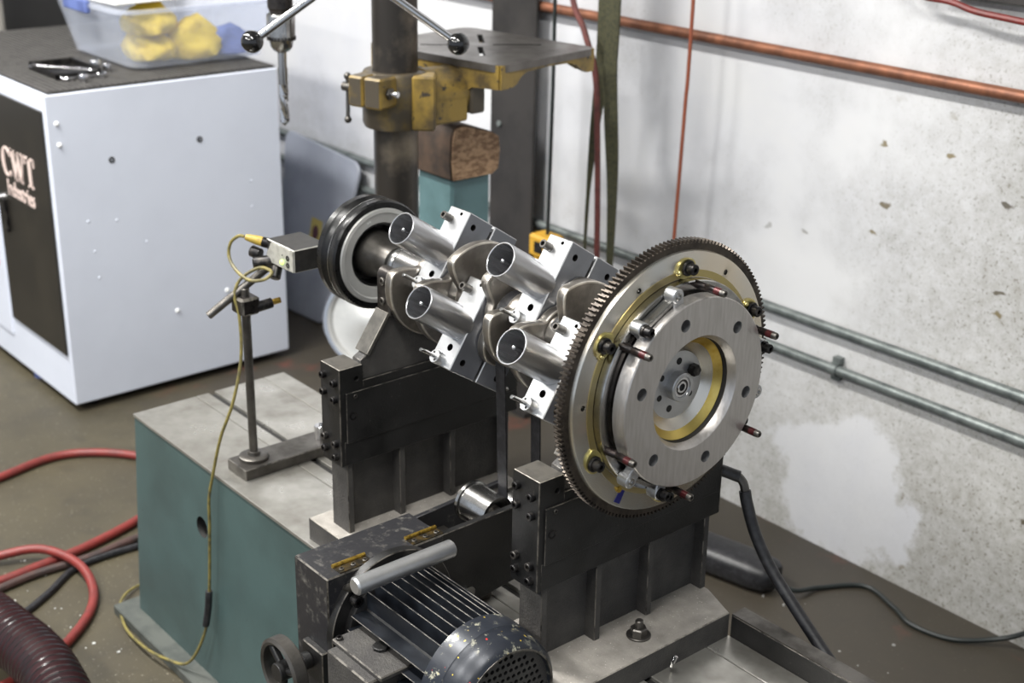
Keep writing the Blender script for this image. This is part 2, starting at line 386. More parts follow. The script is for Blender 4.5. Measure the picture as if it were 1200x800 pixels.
def copy_tree(o, parent=None, loc=None):
    c = o.copy(); COL.objects.link(c); c.parent = parent
    if loc is not None: c.location = loc
    for ch in [x for x in bpy.data.objects if x.parent == o]: copy_tree(ch, c)
    return c
def cap_screw(p, d, r=0.0055, h=0.0055, rec=0.5):
    return B().lathe([(0, r), (h-r*0.15, r), (h, r*0.85), (h, r*rec), (h-r*0.7, r*rec), (h-r*0.7, 0)], p, d, 18)
def hex_b(p, d, r, h):
    return B().lathe([(0, r), (h*0.85, r), (h, r*0.88), (h, 0)], p, d, 6)
def P(phi, R, x): return (x, R*math.cos(math.radians(phi)), ZA+R*math.sin(math.radians(phi)))

# ================================================================== SETTING
WY = 1.075
struct(obj('floor', B().box(-6, 4, -5, WY+0.12, -0.1, 0.0), 'concrete'))
struct(obj('wall_right', B().box(-6, 4, WY, WY+0.12, 0.0, 3.2), 'wall_paint'))
struct(obj('wall_back', B().box(-6.12, -6, -5, WY+0.12, 0.0, 3.2), 'wall_paint'))
struct(obj('ceiling', B().box(-6.12, 4, -5, WY+0.12, 3.2, 3.3), 'ceiling_paint'))
for i, (x, y) in enumerate(TUBES):
    t = thing('ceiling_light', (x, y, TUBE_Z-0.07), ('white batten light hanging over the drill press', 'white batten light hanging over the flywheel', 'white batten light hanging over the open floor facing the drill press', 'white batten light hanging over the open floor facing the flywheel', 'white batten light hanging over the pale cabinet')[i], 'ceiling light', 'ceiling batten lights')
    obj('housing', B().box(x-0.66, x+0.66, y-0.15, y+0.15, TUBE_Z-0.05, TUBE_Z+0.02), 'fixture_white', t, 0.006)
    obj('diffuser', B().box(x-0.63, x+0.63, y-0.13, y+0.13, TUBE_Z-0.07, TUBE_Z-0.05), 'lamp_diffuser', t, 0.005)
    for dx in (-0.4, 0.4): obj('hanger', B().cyl((x+dx, y, TUBE_Z+0.015), (x+dx, y, 3.2), 0.008), 'pole_grey', t)

# steel column, pipes
def steel_beam():
    x0, x1, y0 = -1.603, -1.438, 1.030
    b = B(); b.box(x0, x1, y0, y0+0.010, 0.012, 3.2); m = (x0+x1)/2
    for za, zb in ((0.012, 0.405), (0.440, 0.488), (0.524, 1.022), (1.058, 3.2)): b.box(m-0.006, m+0.006, y0+0.009, WY-0.001, za, zb)
    t = thing('steel_column', (-1.52, 1.05, 0), 'dark steel beam column standing against the white wall', 'column')
    obj('beam', b, 'beam_dark', t, 0.002)
    obj('base_plate', B().box(x0-0.04, x1+0.04, y0-0.04, WY-0.002, 0.0, 0.014), 'beam_dark', t)
    obj('bolt_head', hex_b((-1.565, y0, 0.74), (0, -1, 0), 0.008, 0.006), 'conduit', t)
steel_beam()
def pipe(name, z, r, mat, label, y, clips, cmat):
    t = thing(name, (-1.0, y, z), label, 'pipe')
    obj('pipe_run', B().cyl((-5.9, y, z), (3.9, y, z), r, seg=20), mat, t)
    for cx in clips:
        b = B(); b.ring(-0.009, 0.009, r, r+0.003, (cx, y, z), (1, 0, 0), 20)
        b.box(cx-0.009, cx+0.009, y+r*0.2, WY, z+r, z+r+0.014); b.box(cx-0.009, cx+0.009, y+r*0.2, WY, z-r-0.014, z-r)
        obj('pipe_clip', b, cmat, t)
pipe('copper_pipe', 1.04, 0.0115, 'copper', 'copper pipe running along the upper white wall', WY-0.022, (-2.8, 0.6), 'copper')
pipe('conduit', 0.506, 0.0105, 'conduit', 'upper of the two galvanised conduits on the wall', WY-0.018, (-1.9, 0.45), 'conduit')
pipe('conduit', 0.422, 0.0105, 'conduit', 'lower of the two galvanised conduits on the wall', WY-0.018, (-0.513, -2.3, 0.9), 'conduit')

# ================================================================== MACHINE BED
BT = 0.443
BX0, BX1, BY0, BY1 = -1.14, 0.75, -0.183, 0.133
def machine_bed():
    t = thing('machine_bed', (-0.3, 0, 0), 'teal machine bed with slotted bare metal top under the two pedestals', 'machine bed')
    c = cutter(); c.cyl((-0.896, BY0-0.06, 0.317), (-0.896, BY0+0.05, 0.317), 0.0195, seg=28)
    b = B()                                              # body flares slightly towards the floor
    lo = [(BX0-0.028, BY0-0.012), (BX1, BY0-0.012), (BX1, BY1+0.012), (BX0-0.028, BY1+0.012)]
    hi = [(BX0, BY0), (BX1, BY0), (BX1, BY1), (BX0, BY1)]
    vl = [b.bm.verts.new((*p, 0.018)) for p in lo]; vh = [b.bm.verts.new((*p, BT-0.007)) for p in hi]
    b.face(vl); b.face(vh)
    for i in range(4): b.face((vl[i], vl[(i+1) % 4], vh[(i+1) % 4], vh[i]))
    body = obj('body', b, 'teal_paint', t, cut=c)
    obj('foot_flange', B().box(BX0-0.07, BX1+0.05, BY0-0.048, BY1+0.05, 0.0, 0.02), 'foot_grey', t, 0.002)
    for y0, y1 in ((BY0-0.002, -0.0585), (-0.0570, -0.0315), (-0.0185, 0.0870), (0.0885, BY1)):
        obj('table_strip', B().box(BX0-0.002, BX1, y0, y1, BT-0.007, BT), 'table_metal', t, 0.0010)
    obj('slot_shade', B().box(BX0+0.001, BX1-0.001, BY0+0.005, BY1-0.005, BT-0.0075, BT-0.0055), 'recess_shade', t)  # near-black sheet painted as the shade of deeper slots
    obj('edge_rail', B().prism([(BY1, BT-0.03), (BY1, BT+0.033), (BY1+0.026, BT+0.033), (BY1+0.026, BT-0.03)], 'x', 0.016, BX1), ['black_paint', 'worn_edge'], t, 0.0012, True)  # black colour carries the shade on the lip's near face
    obj('rail_lit_top', B().box(0.016, BX1, BY1+0.001, BY1+0.027, BT+0.0325, BT+0.0345), 'gun_steel', t)  # paler sheet painting the light on top of the lip
machine_bed()

# ================================================================== PEDESTALS
def pedestal(xf, base_front, base_back, yr, yl, label, nut, chamfer):
    D = xf + 0.05                                        # shift from the front pedestal
    t = thing('bearing_pedestal', (xf-0.025, 0, BT), label, 'pedestal')
    X0, X1 = xf-0.049, xf
    # base casting
    c = chamfer
    obj('base', B().prism([(base_back, yl), (base_front, yl), (base_front, yr-c), (base_front-c*2.6, yr), (base_back, yr)], 'z', BT, 0.4788), ['rough_black'], t)
    e_ = 0.0004
    obj('base_top', B().prism([(base_back+e_, yl+e_), (base_front-e_, yl+e_), (base_front-e_, yr-c), (base_front-c*2.6, yr-e_), (base_back+e_, yr-e_)], 'z', 0.4772, 0.4802), ['cast_top', 'bright_edge'], t, 0.0013, True)
    # upright web and ribs
    obj('web', B().box(X0+0.014, X1-0.020, -0.150, 0.150, 0.478, 0.60), 'rough_black', t)
    for y in (-0.150, -0.056, 0.040, 0.148):
        obj('rib', B().prism([(X0+0.004, 0.479), (X1-0.001, 0.479), (X1-0.003, 0.6), (X0+0.004, 0.6)], 'y', y-0.005, y+0.005), ['rough_black', 'worn_edge'], t, 0.001, True)
    # cross bar
    obj('cross_bar', B().box(X0+0.002, X1, -0.126, 0.126, 0.594, 0.722), ['black_paint', 'worn_edge'], t, 0.001, True)
    obj('bar_ledge', B().box(X1-0.004, X1+0.0006, -0.160, 0.165, 0.594, 0.632), ['black_paint', 'worn_edge'], t, 0.0008, True)
    # guard plate
    g = obj('guard_plate', B().box(X1-0.001, X1+0.003, -0.157, 0.163, 0.630, 0.709), ['black_paint', 'worn_edge'], t, 0.0008, True)
    obj('plate_screw', cap_screw((X1+0.0028, -0.142, 0.702), (1, 0, 0), 0.0032, 0.0018), 'gun_steel', g)
    obj('plate_hole', B().ring(0, 0.0008, 0.004, 0.0065, (X1+0.0028, -0.146, 0.672), (1, 0, 0), 20), 'bolt_black', g)
    # end blocks
    for s in (-1, 1):
        y0, y1 = (-0.166, -0.126) if s < 0 else (0.126, 0.166)
        cb = cutter(); cb.cyl((X1-0.012, s*0.137, 0.727), (X1+0.02, s*0.137, 0.727), 0.0042, seg=16)
        e = obj('end_block', B().box(X0, X1, y0, y1, 0.594, 0.746), 'black_paint', t, cut=cb)
        obj('block_cap', B().box(X0+0.0005, X1-0.0005, y0+0.0005, y1-0.0005, 0.7450, 0.7466), ['block_top', 'bright_edge'], e, 0.0007, True)
        eb = B(); yy = y0 if s < 0 else y1
        eb.box(X1-0.0012, X1+0.0004, yy-0.0004*1, yy+0.0010, 0.595, 0.7462)
        obj('worn_corner', eb, 'worn_edge', e)
        if s > 0: continue
        for bx, bz in ((X0+0.010, 0.729), (X1-0.012, 0.7235), (X0+0.010, 0.703), (X1-0.012, 0.6975),
                       (X0+0.010, 0.632), (X1-0.012, 0.6275), (X0+0.010, 0.6125), (X1-0.012, 0.607)):
            obj('cap_screw', cap_screw((bx, -0.1655, bz), (0, -1, 0), 0.0056, 0.0075), ['bolt_black'], e)
    # saddle that carries the bearing rollers
    xs0, xs1 = X1-0.029, X1-0.001
    pts = [(-0.126, 0.715), (-0.127, 0.751), (-0.116, 0.757), (-0.078, 0.812), (-0.078, 0.826), (-0.047, 0.823)]
    for i in range(13):
        a = math.radians(205+130*i/12); pts.append((0.049*math.cos(a), ZA+0.049*math.sin(a)))
    pts += [(0.047, 0.823), (0.078, 0.826), (0.078, 0.812), (0.116, 0.757), (0.127, 0.751), (0.126, 0.715)]
    sd = B(); sd.prism(pts, 'x', xs0+0.004, xs1-0.004)
    sad = obj('saddle', sd, ['rough_black', 'gun_steel'], t, 0.0012, True)
    for s in (-1, 1):                                     # bare metal edge strips of the arms
        eb = B(); a, b2 = Vector((0, s*0.0785, 0.8135)), Vector((0, s*0.1165, 0.7585)); n = Vector((0, -s*0.82, 0.57)) * -1
        d = (b2-a); m = (a+b2)/2 + Vector(((xs0+xs1)/2, 0, 0))
        eb.obox(m, (d, (1, 0, 0), Vector((0, d.z, -d.y))), (d.length/2, (xs1-xs0)/2+0.001, 0.003))
        obj('arm_edge', eb, ['block_top', 'bright_edge'], sad, 0.0009, True)
        # roller holder
        hb = B(); hp = []
        for i in range(9):
            a = math.radians(180*i/8); hp.append((s*(0.0665)+0.0125*math.cos(a), 0.864+0.0125*math.sin(a)))
        hp += [(s*0.0665-0.0125, 0.808), (s*0.0665+0.0125, 0.808)]
        hb.prism(hp, 'x', xs0-0.001, xs1+0.002)
        h = obj('roller_holder', hb, ['dark_steel', 'gun_steel'], sad, 0.002, True)
        for z in (0.858, 0.828):
            obj('holder_screw', cap_screw((xs0+0.014, s*0.0785, z), (0, s, 0), 0.006, 0.003, 0.45), 'gun_steel', sad)
        obj('bearing_roller', B().cyl((xs0+0.006, s*0.0445, 0.826), (xs1-0.006, s*0.0445, 0.826), 0.0196, ch=0.001), 'steel', sad)
    if nut:
        n = obj('clamp_washer', B().cyl((-0.024, -0.006, 0.4795), (-0.024, -0.006, 0.483), 0.0165, ch=0.0008), 'gun_steel', t)
        obj('clamp_nut', hex_b((-0.024, -0.006, 0.4825), (0, 0, 1), 0.0115, 0.011), 'gun_steel', t)
        obj('clamp_stud', B().cyl((-0.024, -0.006, 0.49), (-0.024, -0.006, 0.504), 0.0055, ch=0.001), 'gun_steel', t)
    return t
pedestal(-0.05, 0.015, -0.155, 0.153, -0.170, 'black bearing pedestal directly behind the large flywheel', True, 0.023)
pedestal(-0.48, -0.446, -0.560, 0.153, -0.176, 'black bearing pedestal between the damper pulley and the bobweights', False, 0.010)

# ================================================================== CRANKSHAFT
TH = math.radians(147)
Wv = Vector((0, math.cos(TH), math.sin(TH))); Vv = Vector((0, math.cos(TH+PI/2), math.sin(TH+PI/2)))
BWX = [-0.139-0.102*(3-i) for i in range(4)]
BWC = [(0.032, 0.026), (-0.014, -0.042), (0.040, 0.034), (-0.026, -0.036)]
def crankshaft():
    t = thing('crankshaft', (-0.3, 0, ZA-0.09), 'forged steel crankshaft carrying four bobweights across two pedestals', 'crankshaft')
    ax = (1, 0, 0); o = (0, 0, ZA)
    obj('front_main_journal', B().lathe([(-0.545, 0.022), (-0.54, 0.031), (-0.485, 0.031), (-0.48, 0.026)], o, ax, 40), 'steel', t)
    obj('rear_main_journal', B().lathe([(-0.105, 0.026), (-0.10, 0.031), (-0.05, 0.031), (-0.05, 0.042), (-0.022, 0.042)], o, ax, 40), 'steel', t)
    for xa, xb in ((-0.408, -0.380), (-0.306, -0.278), (-0.204, -0.176)):
        obj('main_journal', B().lathe([(xa-0.004, 0.028), (xa+0.003, 0.0285), (xa+0.004, 0.031), (xb-0.004, 0.031), (xb-0.003, 0.0285), (xb+0.004, 0.028)], o, ax, 40), 'steel', t)
    for i in range(4):
        x, c = BWX[i], BWC[i]; R = math.hypot(*c); ph = math.atan2(c[1], c[0])
        obj('rod_journal', B().lathe([(x-0.026, 0.026), (x-0.0235, 0.0285), (x-0.021, 0.0265), (x+0.021, 0.0265), (x+0.0235, 0.0285), (x+0.026, 0.026)], (0, c[0], ZA+c[1]), ax, 36), 'steel', t)
        for sgn in (-1, 1):
            pts = []
            n = 96; rr = 0.034; big = 0.083 if not (i in (1, 2) and sgn == (1 if i == 1 else -1)) else 0.070
            for k in range(n):
                a = 2*PI*k/n; d = (a-ph+PI) % (2*PI)-PI
                r = 0.036
                q = rr*rr-(R*math.sin(d))**2
                if q > 0: r = max(r, R*math.cos(d)+math.sqrt(q))
                e = abs(abs(d)-PI)                       # 0 opposite the throw
                cw = big*(1 if e < 1.02 else max(0.0, 1-(e-1.02)*1.7))
                r = max(r, cw)
                pts.append((r*math.cos(a), ZA+r*math.sin(a)))
            sm = pts
            for _ in range(2):
                sm = [((sm[k-1][0]+2*sm[k][0]+sm[(k+1) % n][0])/4, (sm[k-1][1]+2*sm[k][1]+sm[(k+1) % n][1])/4) for k in range(n)]
            xa = x+sgn*0.0245; xb = x+sgn*0.0400
            obj('crank_web', B().prism(sm, 'x', min(xa, xb), max(xa, xb)), ['cast_steel', 'crank_edge'], t, 0.0025, True, seg=2)
    # snout with timing gear seat
    obj('snout', B().lathe([(-0.665, 0.0165), (-0.5705, 0.0165), (-0.5705, 0.0215), (-0.560, 0.0225), (-0.548, 0.0225), (-0.547, 0.0195), (-0.542, 0.0195)], o, ax, 36), 'steel', t)
    obj('snout_spacer', B().lathe([(-0.566, 0.0235), (-0.564, 0.0245), (-0.553, 0.0245), (-0.551, 0.0235)], o, ax, 36), 'steel', t)
crankshaft()

# ------------------------------------------------------------------ bobweights
def bobweights():
    LBL = ['aluminium bobweight nearest the black damper pulley, tube pointing up', 'aluminium bobweight clamped low on the crank, second from the damper pulley',
           'aluminium bobweight clamped high on the crank, second from the flywheel', 'aluminium bobweight half hidden by the teeth of the flywheel ring gear']
    o0 = Vector((0, 0, 0)); hx, hw, hv = 0.0225, 0.0525, 0.065
    t = thing('bobweight', (0, 0, 0), LBL[0], 'bobweight', 'bobweights on the crankshaft')
    ex = Vector((1, 0, 0))
    for s in (1, -1):                                    # two half blocks clamped round the journal
        c = cutter('dark_steel')
        c.cyl((-0.05, 0, 0), (0.05, 0, 0), 0.0275, seg=32)
        for v in (-0.048, 0.048):
            p = Wv*(s*0.036)+Vv*v; c.cyl(p+ex*0.012, p+ex*0.04, 0.0048, seg=16); c.cyl(p-ex*0.012, p-ex*0.04, 0.0048, seg=16)
        for v, dx, r in ((-0.0585, 0.006, 0.0028), (0.036, 0.004, 0.0052)):
            p = Vv*v+ex*dx; c.cyl(p+Wv*(s*0.040), p+Wv*(s*0.07), r, seg=16)
        b = B(); b.obox(Wv*(s*(hw/2+0.0012)), (ex, Vv, Wv), (hx, hv, hw/2-0.0012))
        # bevel by hand : light chamfer before the cut
        bmesh.ops.recalc_face_normals(b.bm, faces=b.bm.faces)
        bmesh.ops.bevel(b.bm, geom=list(b.bm.edges), offset=0.0012, offset_type='OFFSET', segments=1, affect='EDGES', profile=0.5)
        for f in b.bm.faces:
            f.material_index = 1 if abs(f.normal.x) > 0.9 else 0  # faces across the crank axis get their shade painted in
        h = obj('clamp_half', b, ['aluminium', 'aluminium_shaded'], t, cut=c)
        # shot tube
        q0, q1 = Wv*(s*(hw-0.004)), Wv*(s*(hw+0.083))
        L = (q1-q0).length
        tb = obj('shot_tube', B().lathe([(0, 0.0215), (0, 0.0238), (L-0.0006, 0.0238), (L, 0.0232), (L, 0.0222), (L-0.0006, 0.0216)], q0, Wv*s, 44, True), 'aluminium_tube', h)
        obj('tube_floor', B().cyl(Wv*(s*(hw+0.001)), Wv*(s*(hw+0.003)), 0.0216), 'dark_steel', tb)
        rod = B(); rod.cyl(Wv*(s*(hw+0.001)), Wv*(s*(hw+0.077)), 0.0021, seg=12); rod.sphere(Wv*(s*(hw+0.077)), 0.0034, 14)
        obj('centre_rod', rod, 'chrome', tb)
        # hollow dowel at one end of the face
        p = Vv*(-0.047)+ex*(-0.011)
        obj('dowel_sleeve', B().ring(hw-0.003, hw+0.0165, 0.0034, 0.0058, p if s > 0 else p, Wv*s, 22, 0.0006), 'gun_steel', h)
        obj('dowel_core', B().cyl(p+Wv*(s*(hw-0.002)), p+Wv*(s*(hw+0.010)), 0.0035, seg=14), 'recess_shade', h)
        # boss with long clamp pin at the other end
        p = Vv*0.0555+ex*(-0.004)
        boss = obj('boss', B().lathe([(hw-0.002, 0.0098), (hw+0.0105, 0.0098), (hw+0.012, 0.009), (hw+0.012, 0)], p, Wv*s, 28), 'aluminium', h)
        obj('clamp_pin', B().cyl(p+Wv*(s*(hw+0.008)), p+Wv*(s*(hw+0.040)), 0.0029, ch=0.0006, seg=16), 'steel', boss)
        for dv in (-0.0058, 0.0058):
            pp = p+Vv*dv*0.8+ex*dv*0.6
            obj('spanner_hole', B().cyl(pp+Wv*(s*(hw+0.0118)), pp+Wv*(s*(hw+0.0123)), 0.0018, seg=12), 'recess_shade', boss)
    for i in range(4):
        loc = (BWX[i], BWC[i][0], ZA+BWC[i][1])
        r = t if i == 0 else copy_tree(t)
        r.location = loc; r['label'] = LBL[i]
bobweights()

# ================================================================== DAMPER
def damper():
    t = thing('damper_pulley', (-0.63, 0, ZA-0.086), 'black grooved crank damper pulley with a silver inner ring', 'pulley')
    o = (0, 0, ZA)
    obj('outer_ring', B().lathe([(-0.660, 0.060), (-0.660, 0.083), (-0.657, 0.0855), (-0.646, 0.0855), (-0.644, 0.0830), (-0.642, 0.0815), (-0.640, 0.083), (-0.638, 0.0815), (-0.636, 0.083), (-0.634, 0.0815), (-0.632, 0.083), (-0.630, 0.0815), (-0.628, 0.0845), (-0.6265, 0.0855), (-0.614, 0.0855), (-0.611, 0.083), (-0.611, 0.074)], o, (1, 0, 0), 64, True), 'satin_black', t)
    obj('rim_line', B().ring(-0.6282, -0.6262, 0.083, 0.0859, o, (1, 0, 0), 64), 'steel', t)
    obj('silver_ring', B().lathe([(-0.645, 0.050), (-0.645, 0.0745), (-0.610, 0.0745), (-0.608, 0.0735), (-0.608, 0.068), (-0.611, 0.066), (-0.613, 0.052), (-0.616, 0.050)], o, (1, 0, 0), 64, True), 'disc_aluminium', t)
    obj('inner_wall', B().lathe([(-0.655, 0.018), (-0.655, 0.052), (-0.617, 0.0505), (-0.617, 0.047), (-0.640, 0.045), (-0.642, 0.018)], o, (1, 0, 0), 56, True), 'black_paint', t)
    obj('hub', B().lathe([(-0.643, 0.017), (-0.643, 0.0375), (-0.622, 0.0365), (-0.614, 0.0345), (-0.600, 0.0265), (-0.592, 0.0240), (-0.574, 0.0230), (-0.571, 0.022), (-0.571, 0.0172)], o, (1, 0, 0), 48, True), 'gun_steel', t)
    for k in range(3):
        obj('hub_bolt', cap_screw(P(50+120*k, 0.0435, -0.645), (1, 0, 0), 0.005, 0.02), 'bolt_black', t)
    for a in (108, 112): obj('timing_mark', B().cyl(P(a, 0.059, -0.613), P(a, 0.059, -0.6112), 0.0011, seg=10), 'white_plastic', t)
damper()

# ================================================================== FLYWHEEL + CLUTCH
def flywheel():
    t = thing('flywheel', (0, 0, ZA-0.178), 'large machined flywheel with a black toothed ring gear', 'flywheel')
    o = (0, 0, ZA); N = 168
    b = B(); pr = []
    for k in range(N):
        for f, r in ((-0.26, 0.1735), (-0.13, 0.178), (0.13, 0.178), (0.26, 0.1735)):
            a = 2*PI*(k+f)/N; pr.append((a, r))
    ri, x0, x1, n = 0.1645, -0.0175, -0.0055, len(pr)
    R = [[b.bm.verts.new((x, rr*math.cos(a), ZA+rr*math.sin(a))) for a, rr in lst] for x, lst in ((x0, [(a, ri) for a, _ in pr]), (x0, pr), (x1, pr), (x1, [(a, ri) for a, _ in pr]))]
    for i in range(4):
        p, q = R[i], R[(i+1) % 4]
        for k in range(n): b.face((p[k], p[(k+1) % n], q[(k+1) % n], q[k]))
    obj('ring_gear', b, 'ring_steel', t)
    c = cutter('steel')
    for a in (117, 57, -3, -63, -123, 177): c.cyl(P(a, 0.149, -0.03), P(a, 0.149, 0.01), 0.0035, seg=14)
    obj('disc', B().lathe([(-0.021, 0.02), (-0.021, 0.160), (-0.0185, 0.1655), (-0.0030, 0.1655), (-0.0005, 0.1642), (0.0, 0.1625), (0.0, 0.02)], o, (1, 0, 0), 128, True), 'disc_bronze', t, cut=c)
    obj('gold_band', B().ring(-0.001, 0.0012, 0.134, 0.1425, o, (1, 0, 0), 96), 'gold_band_metal', t)
    for k in range(6):                                   # zinc tabs, their bolts and little rivets
        a = 27+60*k; ar = math.radians(a)
        tabp = []
        for j in range(24):
            g = 2*PI*j/24; tabp.append((0.0185*math.cos(g)*(1.0 if math.sin(g) < 0 else 0.85), 0.0130*math.sin(g)))
        pts = [((0.1455+q[1])*math.cos(ar)-q[0]*math.sin(ar), ZA+(0.1455+q[1])*math.sin(ar)+q[0]*math.cos(ar)) for q in tabp]
        tb = obj('zinc_tab', B().prism(pts, 'x', -0.0005, 0.0035), 'zinc_gold', t, 0.0006)
        w = B().cyl(P(a, 0.147, 0.003), P(a, 0.147, 0.0075), 0.0098, ch=0.001)
        obj('bolt_flange', w, 'bolt_black', tb)
        obj('tab_bolt', B().lathe([(0, 0.0068), (0.009, 0.0068), (0.010, 0.0058), (0.010, 0.003), (0.006, 0.003), (0.006, 0)], P(a, 0.147, 0.007), (1, 0, 0), 12), 'bolt_black', tb)
        q = math.radians(a+5); obj('tab_rivet', B().sphere((0.0035, 0.1425*math.cos(q), ZA+0.1425*math.sin(q)), 0.0034, 12), 'zinc_gold', tb)
    for a, r in ((-126, 0.144),): obj('brass_dot', B().cyl(P(a, r, -0.001), P(a, r, 0.003), 0.004, seg=16), 'brass', t)
    st = []
    for aa in (-128, -123): st.append(aa)
    b = B(); pts = [(0.131*math.cos(math.radians(a)), ZA+0.131*math.sin(math.radians(a))) for a in (-124, -121)]
    pts += [(0.160*math.cos(math.radians(a)), ZA+0.160*math.sin(math.radians(a))) for a in (-120.5, -124.5)]
    obj('blue_paint_mark', b.prism(pts, 'x', -0.0008, 0.0006), 'blue_ink', t)
def clutch():
    t = thing('clutch_pack', (0.02, 0, ZA-0.13), 'ground steel clutch pressure plate stack bolted to the flywheel face', 'clutch')
    o = (0, 0, ZA)
    obj('stand_ring', B().lathe([(0.0, 0.075), (0.0, 0.1330), (0.0115, 0.1330), (0.013, 0.1318), (0.013, 0.118), (0.009, 0.112), (0.009, 0.075)], o, (1, 0, 0), 128, True), 'steel', t)
    obj('gap_disc', B().ring(0.008, 0.021, 0.080, 0.113, o, (1, 0, 0), 96), 'dark_steel', t)
    c = cutter('aluminium')
    for k in range(6): c.cyl(P(-14+60*k, 0.0955, 0.0), P(-14+60*k, 0.0955, 0.06), 0.0078, seg=28)
    obj('pressure_plate', B().lathe([(0.0175, 0.072), (0.0175, 0.1185), (0.019, 0.1197), (0.0368, 0.1197), (0.038, 0.1185), (0.038, 0.0725), (0.0372, 0.0715), (0.028, 0.0665), (0.026, 0.0675)], o, (1, 0, 0), 128, True), 'ground_face', t, cut=c)
    obj('hole_back', B().ring(0.0200, 0.0225, 0.084, 0.107, o, (1, 0, 0), 64), 'cast_steel', t)
    obj('bore_gap_shade', B().lathe([(0.018, 0.0765), (0.027, 0.0765), (0.027, 0.0672), (0.0215, 0.0655), (0.018, 0.0665)], o, (1, 0, 0), 96, True), 'recess_shade', t)  # near-black ring painted as the shade in the gap behind the bore
    obj('gold_liner', B().lathe([(0.010, 0.0755), (0.0215, 0.0755), (0.0215, 0.0650), (0.0140, 0.0562), (0.010, 0.060)], o, (1, 0, 0), 96, True), 'gold_ring', t)
    obj('inner_cone', B().lathe([(0.0, 0.022), (0.010, 0.0760), (0.0140, 0.0565), (0.0075, 0.0445), (0.0055, 0.0425), (0.0055, 0.022)], o, (1, 0, 0), 96, True), 'disc_bronze', t)
    hub = obj('hub_face', B().lathe([(0.001, 0.012), (0.001, 0.0432), (0.0062, 0.0432), (0.0062, 0.0185), (0.0165, 0.0182), (0.0175, 0.0170), (0.0175, 0.0135), (0.014, 0.0130), (0.014, 0.0118)], o, (1, 0, 0), 64, True), 'aluminium', t)
    obj('bearing_outer', B().ring(0.012, 0.0158, 0.0100, 0.0132, o, (1, 0, 0), 40, 0.0005), 'chrome', hub)
    obj('bearing_seal', B().ring(0.011, 0.0150, 0.0072, 0.0102, o, (1, 0, 0), 40), 'dark_steel', hub)
    obj('bearing_inner', B().ring(0.011, 0.0158, 0.0048, 0.0074, o, (1, 0, 0), 40, 0.0004), 'chrome', hub)
    obj('bearing_bore', B().cyl((0.009, 0, ZA), (0.0125, 0, ZA), 0.005), 'recess_shade', hub)
    obj('hub_bolt', hex_b(P(30, 0.029, 0.006), (1, 0, 0), 0.0078, 0.010), 'bolt_black', hub)
    for a, r in ((86, 0.0045), (-110, 0.0045), (150, 0.0040), (-160, 0.0040), (-35, 0.0040)):
        obj('hub_hole', B().cyl(P(a, 0.0305, 0.0055), P(a, 0.0305, 0.0066), r, seg=20), 'recess_shade', hub)
    for k in range(6):                                   # long studs with red locking paint
        a = 23+60*k
        s = obj('stud', B().lathe([(0.010, 0.0048), (0.026, 0.0048), (0.027, 0.0042), (0.030, 0.0042), (0.031, 0.0048), (0.043, 0.0048)], P(a, 0.1285, 0), (1, 0, 0), 18), 'stud_black', t)
        obj('stud_paint', B().cyl(P(a, 0.1285, 0.0425), P(a, 0.1285, 0.0515), 0.00492, seg=18), 'stud_red', s)
        obj('stud_tip', B().lathe([(0.0510, 0.0047), (0.0565, 0.0046), (0.058, 0.0036), (0.058, 0.002), (0.056, 0.002), (0.056, 0)], P(a, 0.1285, 0), (1, 0, 0), 18), 'gun_steel', s)
    for k in range(3):                                   # drive straps with an ear and a screw at each end
        ac = 118-120*k
        a0, a1 = ac-13.5, ac+13.5
        p0, p1 = Vector(P(a0, 0.1270, 0)), Vector(P(a1, 0.1270, 0))
        m = (p0+p1)/2; d = p1-p0
        sb = B(); sb.obox(m+Vector((0.0205, 0, 0)), (d, (1, 0, 0), Vector((0, m.y, m.z-ZA))), (d.length/2, 0.007, 0.0028))
        s = obj('drive_strap', sb, 'steel', t, 0.0008)
        for a, p in ((a0, p0), (a1, p1)):
            rr = Vector((0, p.y, p.z-ZA)).normalized()
            eb = B(); eb.cyl(p+rr*0.004+Vector((0.0135, 0, 0)), p+rr*0.004+Vector((0.030, 0, 0)), 0.0090, ch=0.001, seg=28)
            e = obj('ear', eb, 'aluminium', s)
            obj('ear_root', B().obox(p-rr*0.004+Vector((0.023, 0, 0)), ((1, 0, 0), rr, rr.cross(Vector((1, 0, 0)))), (0.006, 0.009, 0.0085)), 'aluminium', s, 0.001)
            dk = (k == 0 and a == a1) or (k == 1 and a == a1) or (k == 2 and a == a1)
            if dk: obj('ear_nut', B().lathe([(0, 0.0075), (0.004, 0.0075), (0.004, 0.0062), (0.012, 0.006), (0.013, 0.005), (0.013, 0.0028), (0.009, 0.0028), (0.009, 0)], p+rr*0.004+Vector((0.0295, 0, 0)), (1, 0, 0), 12), 'bolt_black', e)
            else: obj('ear_screw', cap_screw(p+rr*0.004+Vector((0.0295, 0, 0)), (1, 0, 0), 0.0048, 0.002), 'steel', e)
flywheel(); clutch()

